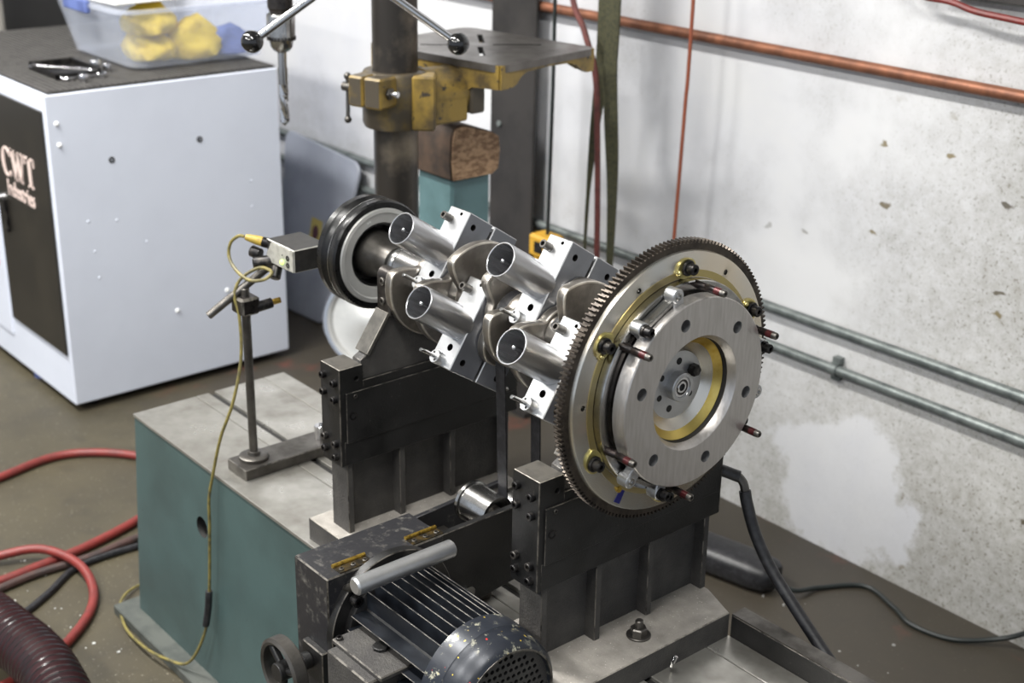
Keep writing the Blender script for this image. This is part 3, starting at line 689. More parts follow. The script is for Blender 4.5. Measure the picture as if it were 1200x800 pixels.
# ================================================================== DRIVE : belt, roller, arm, motor
def belt_and_roller():
    x0, x1 = -0.2985, -0.2795; yc, zc, r2 = 0.012, 0.545, 0.0292
    pts_o = []; pts_i = []
    for i in range(17):
        a = PI*i/16; pts_o.append((0.0335*math.cos(a), ZA+0.0335*math.sin(a))); pts_i.append((0.0312*math.cos(a), ZA+0.0312*math.sin(a)))
    for i in range(17):
        a = PI+PI*i/16; pts_o.append((yc+0.0318*math.cos(a), zc+0.0318*math.sin(a))); pts_i.append((yc+0.0295*math.cos(a), zc+0.0295*math.sin(a)))
    b = B(); n = len(pts_o)
    R = [[b.bm.verts.new((x, *p)) for p in L] for x, L in ((x0, pts_o), (x1, pts_o), (x1, pts_i), (x0, pts_i))]
    for i in range(4):
        for k in range(n): b.face((R[i][k], R[i][(k+1) % n], R[(i+1) % 4][(k+1) % n], R[(i+1) % 4][k]))
    tag(obj('drive_belt', b, 'rubber_black'), 'flat black drive belt looped from the crankshaft down to the steel roller', 'belt')
    t = thing('drive_pulley', (-0.29, yc, zc-0.035), 'steel drive pulley at the bottom of the black belt', 'pulley')
    obj('drum', B().ring(-0.304, -0.272, 0.012, 0.0292, (0, yc, zc), (1, 0, 0), 40, 0.001), 'steel', t)
    obj('axle', B().cyl((-0.349, yc, zc), (-0.257, yc, zc), 0.0118, ch=0.001), 'gun_steel', t)
    yc, zc = -0.047, 0.566
    t = thing('drive_roller', (-0.30, yc, zc-0.035), 'polished steel belt roller beside the hinged black housing', 'roller')
    obj('drum', B().lathe([(-0.328, 0.012), (-0.328, 0.0305), (-0.323, 0.0305), (-0.322, 0.0278), (-0.268, 0.0278), (-0.268, 0.0225), (-0.272, 0.0215), (-0.272, 0.012)], (0, yc, zc), (1, 0, 0), 56, True), 'steel', t)
    obj('axle', B().cyl((-0.349, yc, zc), (-0.257, yc, zc), 0.0118, ch=0.001), 'gun_steel', t)
belt_and_roller()
MY, MZ = -0.249, 0.498
def drive_arm():
    t = thing('belt_housing', (-0.29, -0.25, 0.40), 'scuffed black hinged belt housing that carries the motor', 'belt housing')
    xa, xb, zt = -0.326, -0.248, 0.585
    h = obj('housing', B().prism([(-0.343, 0.345), (-0.200, 0.345), (-0.200, 0.452), (-0.158, 0.452), (-0.158, zt), (-0.343, zt)], 'x', xa, xb), ['scuffed_black', 'worn_edge'], t, 0.0018, True)
    obj('side_plate', B().prism([(-0.16, 0.452), (-0.16, zt), (0.02, zt), (0.035, zt-0.012), (0.035, 0.490), (0.0, 0.470)], 'x', -0.258, xb), ['black_paint', 'worn_edge'], t, 0.001, True)
    obj('rear_plate', B().prism([(-0.16, 0.45), (-0.16, zt-0.030), (0.035, zt-0.020), (0.045, 0.50)], 'x', -0.356, -0.348), 'scuffed_black', t, 0.001)
    obj('cross_shelf', B().box(-0.349, -0.257, -0.165, -0.080, 0.500, 0.528), 'gun_steel', t, 0.001)
    for yc in (-0.297, -0.182):                          # brass hinges
        hg = obj('hinge', B().box(xb-0.019, xb-0.002, yc-0.025, yc+0.025, zt, zt+0.0014), 'grimy_brass', t)
        obj('hinge_barrel', B().cyl((xb-0.020, yc-0.025, zt+0.0022), (xb-0.020, yc+0.025, zt+0.0022), 0.0030, seg=14), 'brass', hg)
        for dy in (-0.018, 0.0, 0.018):
            obj('hinge_screw', cap_screw((xb-0.009, yc+dy, zt+0.0012), (0, 0, 1), 0.0036, 0.0018), 'gun_steel', hg)
    # motor mounting flange arc with its slotted edge
    fp = []
    for i in range(72):
        a = 2*PI*i/72; y, z = MY+0.0968*math.cos(a), MZ+0.0968*math.sin(a)
        if y > -0.190 and z < 0.452:
            y = -0.190 if (MZ-z) > 0.07 else y; z = max(z, 0.452) if y > -0.190 else z
        fp.append((y, z))
    obj('mount_flange', B().prism(fp, 'x', xb-0.002, xb+0.012), ['black_paint', 'worn_edge'], t, 0.0012, True)
    # grip bar
    g = obj('grip_bar', B().cyl((-0.188, -0.342, 0.604), (-0.188, -0.190, 0.604), 0.0118, ch=0.0025, seg=32), 'aluminium', t)
    for y in (-0.315, -0.215): obj('grip_stem', B().cyl((-0.25, y, 0.560), (-0.192, y, 0.598), 0.006), 'gun_steel', g)
    obj('flange_bolt', cap_screw((-0.234, -0.312, 0.552), (1, 0, 0), 0.008, 0.011), 'bolt_black', t)
    # bracket for the handwheel
    obj('handwheel_bracket', B().box(-0.30, -0.252, -0.352, -0.342, 0.425, 0.475), ['black_paint', 'worn_edge'], t, 0.0015, True)
drive_arm()
def motor():
    t = thing('electric_motor', (-0.12, MY, MZ-0.1), 'chipped black finned electric motor with a perforated fan cowl', 'motor')
    o = (0, MY, MZ)
    obj('stator_body', B().cyl((-0.237, MY, MZ), (-0.060, MY, MZ), 0.066, seg=48), 'black_paint', t)
    for k in range(9):                                    # upper fan of straight cooling fins
        y = MY-0.050+0.0125*k; dy = y-MY
        zt = MZ+math.sqrt(max(0.0835**2-dy*dy*1.02, 0.001)); zb = MZ+math.sqrt(max(0.060**2-dy*dy, 0.0004))
        obj('cooling_fin', B().box(-0.224, -0.066, y-0.0011, y+0.0011, zb-0.004, zt), ['fin_paint', 'worn_edge'], t, 0.0006, True)
    for k in range(5):                                    # side fins towards the terminal box
        z = MZ+0.038-0.0175*k; dz = z-MZ
        y1 = MY-math.sqrt(max(0.0845**2-dz*dz, 0.001))
        obj('cooling_fin', B().box(-0.224, -0.066, y1, MY-0.045, z-0.0011, z+0.0011), ['fin_paint', 'worn_edge'], t, 0.0006, True)
        if z > MZ: obj('cooling_fin', B().box(-0.224, -0.066, MY+0.045, 2*MY-y1, z-0.0011, z+0.0011), ['fin_paint', 'worn_edge'], t, 0.0006, True)
    obj('end_bell', B().lathe([(-0.238, 0.030), (-0.238, 0.078), (-0.226, 0.078), (-0.222, 0.066), (-0.222, 0.03)], o, (1, 0, 0), 48, True), ['black_paint'], t)
    # terminal box
    tb = obj('terminal_box', B().box(-0.205, -0.115, MY-0.125, MY-0.058, MZ-0.065, MZ+0.020), ['rough_black', 'worn_edge'], t, 0.0018, True)
    obj('box_lid', B().box(-0.213, -0.107, MY-0.112, MY-0.046, MZ+0.0195, MZ+0.0265), ['rough_black', 'worn_edge'], tb, 0.0015, True)
    obj('lid_plug', B().cyl((-0.158, MY-0.076, MZ+0.026), (-0.158, MY-0.076, MZ+0.031), 0.0105, seg=8, ch=0.0008), 'black_paint', tb)
    obj('lid_screw', cap_screw((-0.206, MY-0.105, MZ+0.026), (0, 0, 1), 0.0045, 0.004), 'bolt_black', tb)
    # fan cowl, rounded, with a step
    cw = obj('fan_cowl', B().lathe([(-0.068, 0.079), (-0.071, 0.0825), (-0.070, 0.0838), (-0.040, 0.0834), (-0.037, 0.0812), (-0.024, 0.0806), (-0.010, 0.0775), (-0.0035, 0.0725), (-0.002, 0.0695), (-0.006, 0.0680), (-0.012, 0.066), (-0.014, 0.070), (-0.03, 0.076)], o, (1, 0, 0), 64, True), 'motor_paint', t)
    c = cutter()
    for r in range(-7, 8):
        for q in range(-7, 8):
            y = q*0.0084+(0.0042 if r % 2 else 0); z = r*0.0098
            if math.hypot(y, z) < 0.060 and z > -0.02: c.lathe([(-0.05, 0.0030), (0.02, 0.0030)], (0, MY+y, MZ+z), (1, 0, 0), 8)
    obj('cowl_grille', B().cyl((-0.0125, MY, MZ), (-0.0085, MY, MZ), 0.0675, seg=64), 'rough_black', cw, cut=c)
    obj('grille_shadow_plate', B().cyl((-0.035, MY, MZ), (-0.033, MY, MZ), 0.070, seg=48), 'recess_shade', cw)
    obj('cowl_rim', B().ring(-0.0040, -0.0015, 0.0682, 0.0705, o, (1, 0, 0), 64), 'worn_edge', cw)
motor()
def handwheel():
    c = Vector((-0.283, -0.39, 0.452))
    t = thing('handwheel', c-Vector((0, 0, 0.046)), 'small dark handwheel on the end of the belt housing', 'handwheel')
    obj('rim', B().lathe([(-0.009, 0.037), (-0.011, 0.041), (-0.008, 0.0455), (0.008, 0.0455), (0.011, 0.041), (0.009, 0.037)], c, (0, 1, 0), 48, True), 'gun_steel', t)
    obj('hub', B().cyl(c+Vector((0, -0.012, 0)), c+Vector((0, 0.014, 0)), 0.013, ch=0.001), 'black_paint', t)
    for k in range(3):
        a = math.radians(20+120*k); e = c+Vector((math.cos(a)*0.039, 0, math.sin(a)*0.039))
        obj('spoke', B().cyl(c, e, 0.0055, seg=12), 'black_paint', t)
    obj('shaft', B().cyl(c+Vector((0, 0.012, 0)), c+Vector((0, 0.049, 0)), 0.0075), 'gun_steel', t)
    obj('collar', B().cyl(c+Vector((0, 0.026, 0)), c+Vector((0, 0.038, 0)), 0.0115, ch=0.001), 'black_paint', t)
handwheel()
def support_post():                                       # pivot foot that carries the swinging drive arm from the bed
    t = thing('pivot_block', (-0.30, -0.12, BT), 'dark pivot block under the belt housing on the bed', 'bracket')
    obj('block', B().box(-0.322, -0.262, -0.17, -0.06, BT, 0.5005), ['gun_steel', 'worn_edge'], t, 0.0015, True)
    obj('pivot_pin', B().cyl((-0.34, -0.115, 0.478), (-0.245, -0.115, 0.478), 0.010), 'steel', t)
support_post()

# ================================================================== SENSOR ON STAND
def sensor_stand():
    t = thing('sensor_stand', (-0.813, -0.10, BT), 'grey steel rod stand bolted to the slotted bed', 'stand')
    obj('base_bar', B().box(-0.843, -0.783, -0.158, 0.075, BT, BT+0.0195), ['gun_steel', 'worn_edge'], t, 0.0015, True)
    zb = BT+0.019; px, py = -0.817, -0.122
    obj('foot_disc', B().lathe([(0, 0.025), (0.006, 0.025), (0.008, 0.022), (0.008, 0.011), (0.014, 0.010), (0.016, 0)], (px, py, zb), (0, 0, 1), 32), 'gun_steel', t)
    obj('pole', B().cyl((px, py, zb+0.01), (px, py, 0.765), 0.0072, ch=0.001), 'gun_steel', t)
    cb = obj('clamp_bolt', B().cyl((-0.812, 0.006, zb), (-0.812, 0.006, zb+0.026), 0.0098, ch=0.001), 'chrome', t)
    obj('clamp_arm', B().cyl((-0.812, 0.006, zb+0.024), (-0.800, 0.066, zb+0.026), 0.0062, ch=0.001), 'chrome', cb)
    # clamp on the pole, cross rod with ball joint
    cl = obj('rod_clamp', B().box(px-0.020, px+0.017, py-0.016, py+0.018, 0.722, 0.752), ['dark_steel', 'worn_edge'], t, 0.004, True)
    kn = obj('clamp_knob', B().cyl((px+0.010, py+0.014, 0.732), (px+0.015, py+0.040, 0.736), 0.0085, ch=0.001), 'bolt_black', cl)
    obj('knob_tip', B().cyl((px+0.014, py+0.038, 0.736), (px+0.017, py+0.054, 0.738), 0.0050), 'brass', kn)
    a, b2 = Vector((-0.842, -0.176, 0.722)), Vector((-0.800, -0.072, 0.806))
    obj('cross_rod', B().cyl(a, b2, 0.0066, ch=0.001), 'gun_steel', t)
    j = obj('swivel_joint', B().cyl(b2-Vector((0.02, 0.03, 0.004)), b2+Vector((0.018, 0.018, 0.004)), 0.0105, ch=0.002), 'bolt_black', t)
    obj('joint_knob', B().cyl(b2-Vector((0.02, 0.016, -0.008)), b2-Vector((0.036, 0.024, -0.012)), 0.0095, ch=0.0015), 'bolt_black', j)
    obj('joint_knob', B().cyl(b2+Vector((0.012, -0.006, -0.006)), b2+Vector((0.020, -0.016, -0.022)), 0.009, ch=0.0015), 'bolt_black', j)
sensor_stand()
def sensor():
    x0, x1, y0, y1, z0, z1 = -0.808, -0.727, -0.083, -0.020, 0.806, 0.843
    t = thing('optical_sensor', (-0.757, -0.05, z0), 'small black optical sensor box aimed at the damper pulley', 'sensor')
    obj('case', B().box(x0, x1, y0, y1, z0, z1), ['sensor_black', 'sensor_silver'], t, 0.0012, True)
    fp = B(); fp.prism([(x0+0.001, z0+0.004), (x0+0.001, z0+0.014), (x0+0.010, z1-0.012), (x0+0.016, z1-0.002), (x1-0.001, z1-0.002), (x1-0.001, z0+0.001), (x0+0.012, z0+0.001)], 'y', y0-0.0018, y0+0.0005)
    f = obj('face_plate', fp, 'sensor_silver', t)
    for z in (z0+0.021, z0+0.0095): obj('adjust_screw', cap_screw((x1-0.016, y0-0.0015, z), (0, -1, 0), 0.0047, 0.0015), 'bolt_black', f)
    obj('indicator_led', B().sphere((x1-0.033, y0-0.002, z0+0.0105), 0.0036, 14), 'led_green', f)
    obj('small_led', B().sphere((x1-0.032, y0-0.0012, z0+0.0225), 0.0016, 10), 'bolt_black', f)
    ln = obj('lens_barrel', B().ring(0, 0.006, 0.009, 0.0125, (x1-0.001, y1-0.010, z0+0.015), (1, 0, 0), 28, 0.001), 'bolt_black', t)
    obj('lens', B().lathe([(0, 0.0095), (0.003, 0.0095), (0.005, 0.006), (0.0058, 0)], (x1-0.001, y1-0.010, z0+0.015), (1, 0, 0), 24), 'glass_dark', ln)
    obj('mount_lug', B().box(x0+0.012, x0+0.034, y0+0.012, y0+0.035, z0-0.010, z0+0.001), 'sensor_black', t, 0.001)
    p0 = Vector((x0+0.006, y0+0.014, z0+0.024)); d = Vector((-0.038, -0.036, 0.012))
    k = obj('cable_gland', B().cyl(p0, p0+d*0.45, 0.0085, seg=18, ch=0.001), 'bolt_black', t)
    obj('strain_relief', B().lathe([(0, 0.0082), (0.012, 0.0075), (0.026, 0.0055), (0.03, 0.0045)], p0+d*0.4, d, 18), 'cable_yellow', k)
    # yellow lead : loops, winds round the stand, drops over the bed to the floor
    e = p0+d*1.0
    path = [e, e+Vector((-0.008, -0.006, 0.000)), (-0.862, -0.118, 0.828), (-0.862, -0.122, 0.806), (-0.838, -0.124, 0.790), (-0.800, -0.122, 0.783), (-0.772, -0.110, 0.790), (-0.772, -0.098, 0.800), (-0.800, -0.104, 0.800),
            (-0.822, -0.125, 0.780), (-0.822, -0.138, 0.755), (-0.812, -0.137, 0.72), (-0.800, -0.145, 0.655), (-0.796, -0.166, 0.585), (-0.812, -0.184, 0.52),
            (-0.832, -0.192, 0.447), (-0.840, -0.198, 0.40), (-0.844, -0.199, 0.338), (-0.858, -0.203, 0.19), (-0.878, -0.209, 0.11), (-0.920, -0.222, 0.040), (-0.975, -0.238, 0.026), (-1.05, -0.246, 0.016), (-1.14, -0.240, 0.010), (-1.225, -0.208, 0.012), (-1.266, -0.15, 0.006), (-1.25, -0.08, 0.006), (-1.22, 0.0, 0.006)]
    b = B(); b.tube(path, 0.0028, 8, 10)
    cb = obj('sensor_cable', b, 'cable_olive', t)
    obj('cable_splice', B().tube([(-0.8555, -0.2023, 0.215), (-0.860, -0.2036, 0.18), (-0.869, -0.2062, 0.140)], 0.0062, 10, 4), 'rubber_black', cb)
sensor()

# ================================================================== CABINET AND WHAT STANDS ON IT
CX0, CX1, CY0, CY1, CZ = -3.05, -2.13, 0.10, 0.735, 0.822
def serif_text(b, x, z, H, y0, y1):
    """letters C W T with slab serifs; x,z lower left, H height"""
    th = 0.19*H; sf = 0.07*H
    n = 22; cx, cz, R = x+0.36*H, z+H/2, H/2
    out, inn = [], []
    for i in range(n+1):
        a = math.radians(42+276*i/n)
        out.append((cx+0.74*R*math.cos(a), cz+R*math.sin(a)))
        k = 0.5+0.5*(-math.cos(a)); inn.append((cx+(0.74*R-th*(0.35+0.75*k))*math.cos(a), cz+(R-0.07*H)*math.sin(a)))
    for i in range(n): b.prism([out[i], out[i+1], inn[i+1], inn[i]], 'y', y0, y1)
    b.prism([(cx+0.62*R, cz+0.95*R), (cx+0.70*R, cz+0.95*R), (cx+0.70*R, cz+0.42*R), (cx+0.60*R, cz+0.42*R)], 'y', y0, y1)
    b.prism([(cx+0.62*R, cz-0.5*R), (cx+0.70*R, cz-0.5*R), (cx+0.66*R, cz-0.9*R), (cx+0.56*R, cz-0.8*R)], 'y', y0, y1)
    x += 0.78*H
    def stroke(p, q, w): b.prism([(p[0]-w/2, p[1]), (p[0]+w/2, p[1]), (q[0]+w/2, q[1]), (q[0]-w/2, q[1])], 'y', y0, y1)
    t1, b1, t2, b2, t3 = x+0.10*H, x+0.34*H, x+0.56*H, x+0.76*H, x+1.0*H
    stroke((b1, z), (t1, z+H), th); stroke((b1, z), (t2, z+H), th*0.5); stroke((b2, z), (t2-0.08*H, z+H), th); stroke((b2, z), (t3, z+H), th*0.5)
    for c in (t1, t2-0.05*H, t3): b.prism([(c-0.17*H, z+H-sf), (c+0.15*H, z+H-sf), (c+0.15*H, z+H), (c-0.17*H, z+H)], 'y', y0, y1)
    x += 1.14*H
    b.prism([(x, z+H-sf), (x+0.74*H, z+H-sf), (x+0.74*H, z+H), (x, z+H)], 'y', y0, y1)
    stroke((x+0.37*H, z), (x+0.37*H, z+H), th)
    b.prism([(x+0.17*H, z), (x+0.57*H, z), (x+0.57*H, z+sf), (x+0.17*H, z+sf)], 'y', y0, y1)
    for c in (x+0.02*H, x+0.72*H): b.prism([(c-0.03*H, z+H), (c+0.03*H, z+H), (c+0.03*H, z+0.74*H), (c-0.03*H, z+0.74*H)], 'y', y0, y1)
def font_mesh(txt, size, loc, rot, sx, mat, parent, name):
    cu = bpy.data.curves.new('txt', 'FONT'); cu.body = txt; cu.size = size; cu.extrude = 0.0008; cu.offset = 0.0
    o = bpy.data.objects.new('txt', cu); COL.objects.link(o); bpy.context.view_layer.update()
    me = bpy.data.meshes.new_from_object(o.evaluated_get(bpy.context.evaluated_depsgraph_get()))
    bpy.data.objects.remove(o); bpy.data.curves.remove(cu)
    me.transform(Matrix.Translation(Vector(loc)-Vector(root_of(parent).location)) @ rot @ Matrix.Diagonal((sx, 1, 1, 1)))
    me.materials.clear(); me.materials.append(MAT[mat]); r = bpy.data.objects.new(name, me); COL.objects.link(r); r.parent = parent; return r
def cabinet():
    t = thing('machine_cabinet', (-2.6, 0.4, 0), 'pale grey electronics cabinet with a black lettered front door', 'cabinet')
    obj('body', B().box(CX0, CX1, CY0, CY1, 0.022, CZ), 'cabinet_white', t, 0.003)
    d = obj('door', B().box(-2.495, -2.146, CY0-0.006, CY0+0.002, 0.155, 0.782), 'door_black', t, 0.0015)
    b = B(); serif_text(b, -2.428, 0.571, 0.078, CY0-0.0085, CY0-0.0055); obj('lettering', b, 'letter_pink', d)
    font_mesh('Industries', 0.060, (-2.412, CY0-0.0075, 0.522), Matrix.Rotation(PI/2, 4, 'X'), 0.74, 'letter_pink', d, 'lettering')
    obj('door_latch', B().box(-2.452, -2.430, CY0-0.016, CY0-0.005, 0.415, 0.505), 'bolt_black', d, 0.002)
    obj('latch_button', B().cyl((-2.470, CY0-0.016, 0.497), (-2.470, CY0-0.004, 0.497), 0.012), 'chrome', d)
    obj('side_door', B().box(-3.03, -2.515, CY0-0.005, CY0+0.002, 0.10, 0.80), 'cabinet_white', t, 0.002)
    for z in (0.345, 0.30): obj('red_stripe', B().box(-2.72, -2.55, CY0-0.0068, CY0-0.004, z-0.009, z+0.007), 'letter_red', t)
    obj('levelling_foot', B().cyl((-2.42, CY0+0.03, 0), (-2.42, CY0+0.03, 0.024), 0.022), 'blue_cloth', t)
    for x, y in ((CX1-0.05, CY0+0.06), (CX1-0.05, CY1-0.06), (CX0+0.05, CY0+0.06), (CX0+0.05, CY1-0.06)):
        obj('foot', B().cyl((x, y, 0), (x, y, 0.024), 0.020), 'bolt_black', t)
    for y, z in ((0.255, 0.645), (0.497, 0.663)):
        obj('screw_hole', B().ring(0, 0.0012, 0.003, 0.008, (CX1, y, z), (1, 0, 0), 16), 'recess_shade', t)
    for y, z in ((0.125, 0.752), (0.127, 0.700), (0.40, 0.215), (0.55, 0.24)):
        obj('side_rivet', B().sphere((CX1, y, z), 0.006, 12), 'white_plastic', t)
    for y, z in ((0.19, 0.42), (0.195, 0.35), (0.18, 0.50), (0.255, 0.49), (0.64, 0.53), (0.64, 0.46), (0.33, 0.42)):
        obj('side_rivet', B().sphere((CX1-0.003, y, z), 0.005, 10), 'cabinet_white', t)
    m = B(); x0, x1 = CX0+0.02, CX1-0.004
    obj('mat_sheet', B().box(x0, x1, CY0+0.012, CY1-0.004, CZ, CZ+0.004), 'mat_groove_shaded', t)
    n = 40
    for k in range(n):
        y = CY0+0.018+(CY1-CY0-0.030)*k/(n-1); m.box(x0, x1, y-0.0042, y+0.0042, CZ+0.0035, CZ+0.0075)
    r = obj('mat_ribs', m, 'mat_rib_lit', t); r['kind'] = 'stuff'
cabinet()
MZT = CZ+0.0075
def tools_on_mat():
    tray = thing('tool_tray', (-2.33, 0.24, MZT), 'shallow black tray on the ribbed mat of the cabinet', 'tray')
    b = B(); b.box(-2.42, -2.25, 0.185, 0.300, MZT, MZT+0.006)
    obj('tray_floor', b, 'bolt_black', tray)
    w = B(); w.box(-2.42, -2.25, 0.295, 0.300, MZT+0.005, MZT+0.02); w.box(-2.42, -2.25, 0.185, 0.190, MZT+0.005, MZT+0.014); w.box(-2.42, -2.415, 0.185, 0.3, MZT+0.005, MZT+0.02); w.box(-2.255, -2.25, 0.185, 0.3, MZT+0.005, MZT+0.014)
    obj('tray_wall', w, 'bolt_black', tray)
    def wrench(p, q, s, label):
        p, q = Vector(p), Vector(q); d = (q-p).normalized(); n = Vector((0, 0, 1)).cross(d)
        t = thing('wrench', (p+q)/2, label, 'wrench')
        obj('shank', B().obox((p+q)/2, (d, n, (0, 0, 1)), ((q-p).length/2, 0.006*s, 0.0035)), 'chrome', t, 0.001)
        obj('ring_end', B().ring(-0.005, 0.005, 0.008*s, 0.015*s, q+d*0.012*s, (0, 0, 1), 24, 0.001), 'chrome', t)
        for sg in (-1, 1): obj('open_jaw', B().obox(p-d*0.008*s+n*sg*0.009*s, (d+n*sg*0.25, n, (0, 0, 1)), (0.013*s, 0.0045*s, 0.004)), 'chrome', t, 0.001)
    z = MZT+0.0105
    wrench((-2.40, 0.20, z), (-2.28, 0.285, z), 1.0, 'long chrome spanner lying in the black tray')
    wrench((-2.235, 0.21, MZT+0.005), (-2.235, 0.285, MZT+0.005), 0.9, 'short chrome spanner lying beside the black tray')
    def sock(p, r, h, label):
        tag(obj('socket', B().lathe([(0, r*0.9), (h*0.1, r), (h*0.9, r), (h, r*0.9), (h, r*0.6), (h*0.4, r*0.6), (h*0.4, 0)], p, (0, 0, 1), 20), 'chrome'), label, 'socket', 'chrome sockets by the tray')
    sock((-2.325, 0.320, MZT), 0.013, 0.026, 'tall chrome socket standing behind the black tray'); sock((-2.29, 0.335, MZT), 0.010, 0.02, 'small chrome socket standing close to the plastic tote')
    sock((-2.205, 0.235, MZT), 0.011, 0.018, 'low chrome socket near the cabinet side edge')
tools_on_mat()
def tote():
    t = thing('plastic_tote', (-2.42, 0.56, MZT), 'clear plastic storage tote holding yellow gloves on the cabinet', 'tote')
    def ringpts(x0, x1, y0, y1, r, z, n=5):
        o = []
        for cx, cy, a0 in ((x1-r, y1-r, 0), (x0+r, y1-r, 90), (x0+r, y0+r, 180), (x1-r, y0+r, 270)):
            for i in range(n+1):
                a = math.radians(a0+90*i/n); o.append((cx+r*math.cos(a), cy+r*math.sin(a), z))
        return o
    z0, z1 = MZT, 0.985
    def shell(rs):
        b = B(); rr = [[b.bm.verts.new(p) for p in r] for r in rs]; n = len(rr[0])
        for p, q in zip(rr, rr[1:]):
            for k in range(n): b.face((p[k], p[(k+1) % n], q[(k+1) % n], q[k]))
        return b, rr
    bx0, bx1, by0, by1 = -2.62, -2.235, 0.385, 0.765
    lv = [(0.03, 0), (0.0, 0.008), (-0.018, 0.09), (-0.034, z1-z0)]
    outer = [ringpts(bx0+d, bx1-d, by0+d, by1-d, 0.045, z0+h) for d, h in lv]
    inner = [ringpts(bx0+d+0.003, bx1-d-0.003, by0+d+0.003, by1-d-0.003, 0.043, z0+h+(0.003 if h < 0.02 else 0)) for d, h in reversed(lv)]
    b, rr = shell(outer+inner); b.face(rr[0]); b.face(rr[-1])
    obj('tub', b, 'tote_plastic', t)
    r0 = ringpts(bx0-0.034, bx1+0.034, by0-0.034, by1+0.034, 0.045, z1-0.004); r1 = ringpts(bx0-0.056, bx1+0.056, by0-0.056, by1+0.056, 0.06, z1-0.004)
    b = B(); lo0 = [b.bm.verts.new(p) for p in r0]; lo1 = [b.bm.verts.new(p) for p in r1]
    hi0 = [b.bm.verts.new((p[0], p[1], p[2]+0.008)) for p in r0]; hi1 = [b.bm.verts.new((p[0], p[1], p[2]+0.008)) for p in r1]; n = len(r0)
    for k in range(n):
        j = (k+1) % n
        for A_, B_ in ((lo0, lo1), (lo1, hi1), (hi1, hi0), (hi0, lo0)): b.face((A_[k], A_[j], B_[j], B_[k]))
    obj('rim', b, 'tote_plastic', t)
    obj('clip_handle', B().box(bx0+0.12, bx0+0.26, by0-0.062, by0-0.048, z1-0.02, z1+0.012), 'blue_cloth', t, 0.003)
    def glove(name, c, sc, rot, mat, label, cat):
        b = B(); n = 18; rnd = random.Random(hash(label) % 1000 if False else int(abs(c[0]*1000+c[1]*777)))
        rows = []
        for i in range(9):
            f = i/8; row = []
            for k in range(n):
                a = 2*PI*k/n
                w = math.sin(PI*min(max(f, 0.04), 0.96))**0.6
                r = w*(1+0.22*math.sin(3*a+f*5)+0.16*math.sin(7*a-f*9)*math.sin(5*f+1)+0.16*rnd.random())
                row.append(Vector((sc[0]*(f-0.5)*2, sc[1]*r*math.cos(a), sc[2]*max(r*math.sin(a), -0.55))))
            rows.append(row)
        M = Matrix.Rotation(rot, 4, 'Z'); vv = [[b.bm.verts.new(Vector(c)+M @ p) for p in r] for r in rows]
        for p, q in zip(vv, vv[1:]):
            for k in range(n): b.face((p[k], p[(k+1) % n], q[(k+1) % n], q[k]))
        b.face(vv[0]); b.face(vv[-1]); return tag(obj(name, b, mat, ang=60), label, cat)
    z = z0+0.003
    glove('work_glove', (-2.335, 0.475, z+0.034), (0.075, 0.050, 0.046), 0.5, 'yellow_cloth', 'yellow work glove lying flat in the tote corner', 'glove')
    glove('work_glove', (-2.335, 0.480, z+0.100), (0.070, 0.058, 0.048), 0.9, 'yellow_cloth', 'yellow work glove on top of the pile in the tote', 'glove')
    glove('work_glove', (-2.310, 0.590, z+0.040), (0.085, 0.045, 0.060), 1.5, 'yellow_cloth', 'yellow work glove folded beside the blue cloth', 'glove')
    glove('blue_rag', (-2.32, 0.690, z+0.030), (0.080, 0.055, 0.040), 1.3, 'blue_cloth', 'blue rag crumpled in the plastic tote', 'rag')
    tag(obj('white_sheet', B().obox((-2.42, 0.445, z1+0.012), ((1, 0.1, 0), (-0.1, 1, 0), (0, 0, 1)), (0.15, 0.10, 0.003)), 'white_plastic', bevel=0.002), 'flat white plastic sheet resting across the tote rim', 'sheet')
tote()
def background_left():
    t = thing('tall_black_box', (-3.75, 0.72, 0), 'tall black cuboid behind the pale cabinet', 'locker')  # stand-in for the unidentified black area behind the cabinet
    obj('case', B().box(-4.25, -3.25, 0.42, 1.02, 0.03, 1.95), 'black_metal_panel', t, 0.004)
    for x in (-4.0, -3.5): obj('door', B().box(x-0.24, x+0.24, 0.412, 0.421, 0.10, 1.90), 'black_metal_panel', t, 0.002)
    for x in (-4.2, -3.3): obj('foot', B().box(x-0.03, x+0.03, 0.45, 1.0, 0, 0.032), 'black_metal_panel', t)
    obj('door_handle', B().box(-3.72, -3.70, 0.395, 0.413, 0.95, 1.10), 'conduit', t, 0.002)
    p = thing('grey_pole', (-3.12, 0.33, 0), 'thin grey metal pole standing behind the pale cabinet', 'pole')
    obj('shaft', B().cyl((-3.12, 0.38, 0.01), (-3.12, 0.38, 2.0), 0.016), 'pole_grey', p)
    obj('base', B().cyl((-3.12, 0.38, 0), (-3.12, 0.38, 0.02), 0.04, ch=0.004), 'pole_grey', p)
background_left()

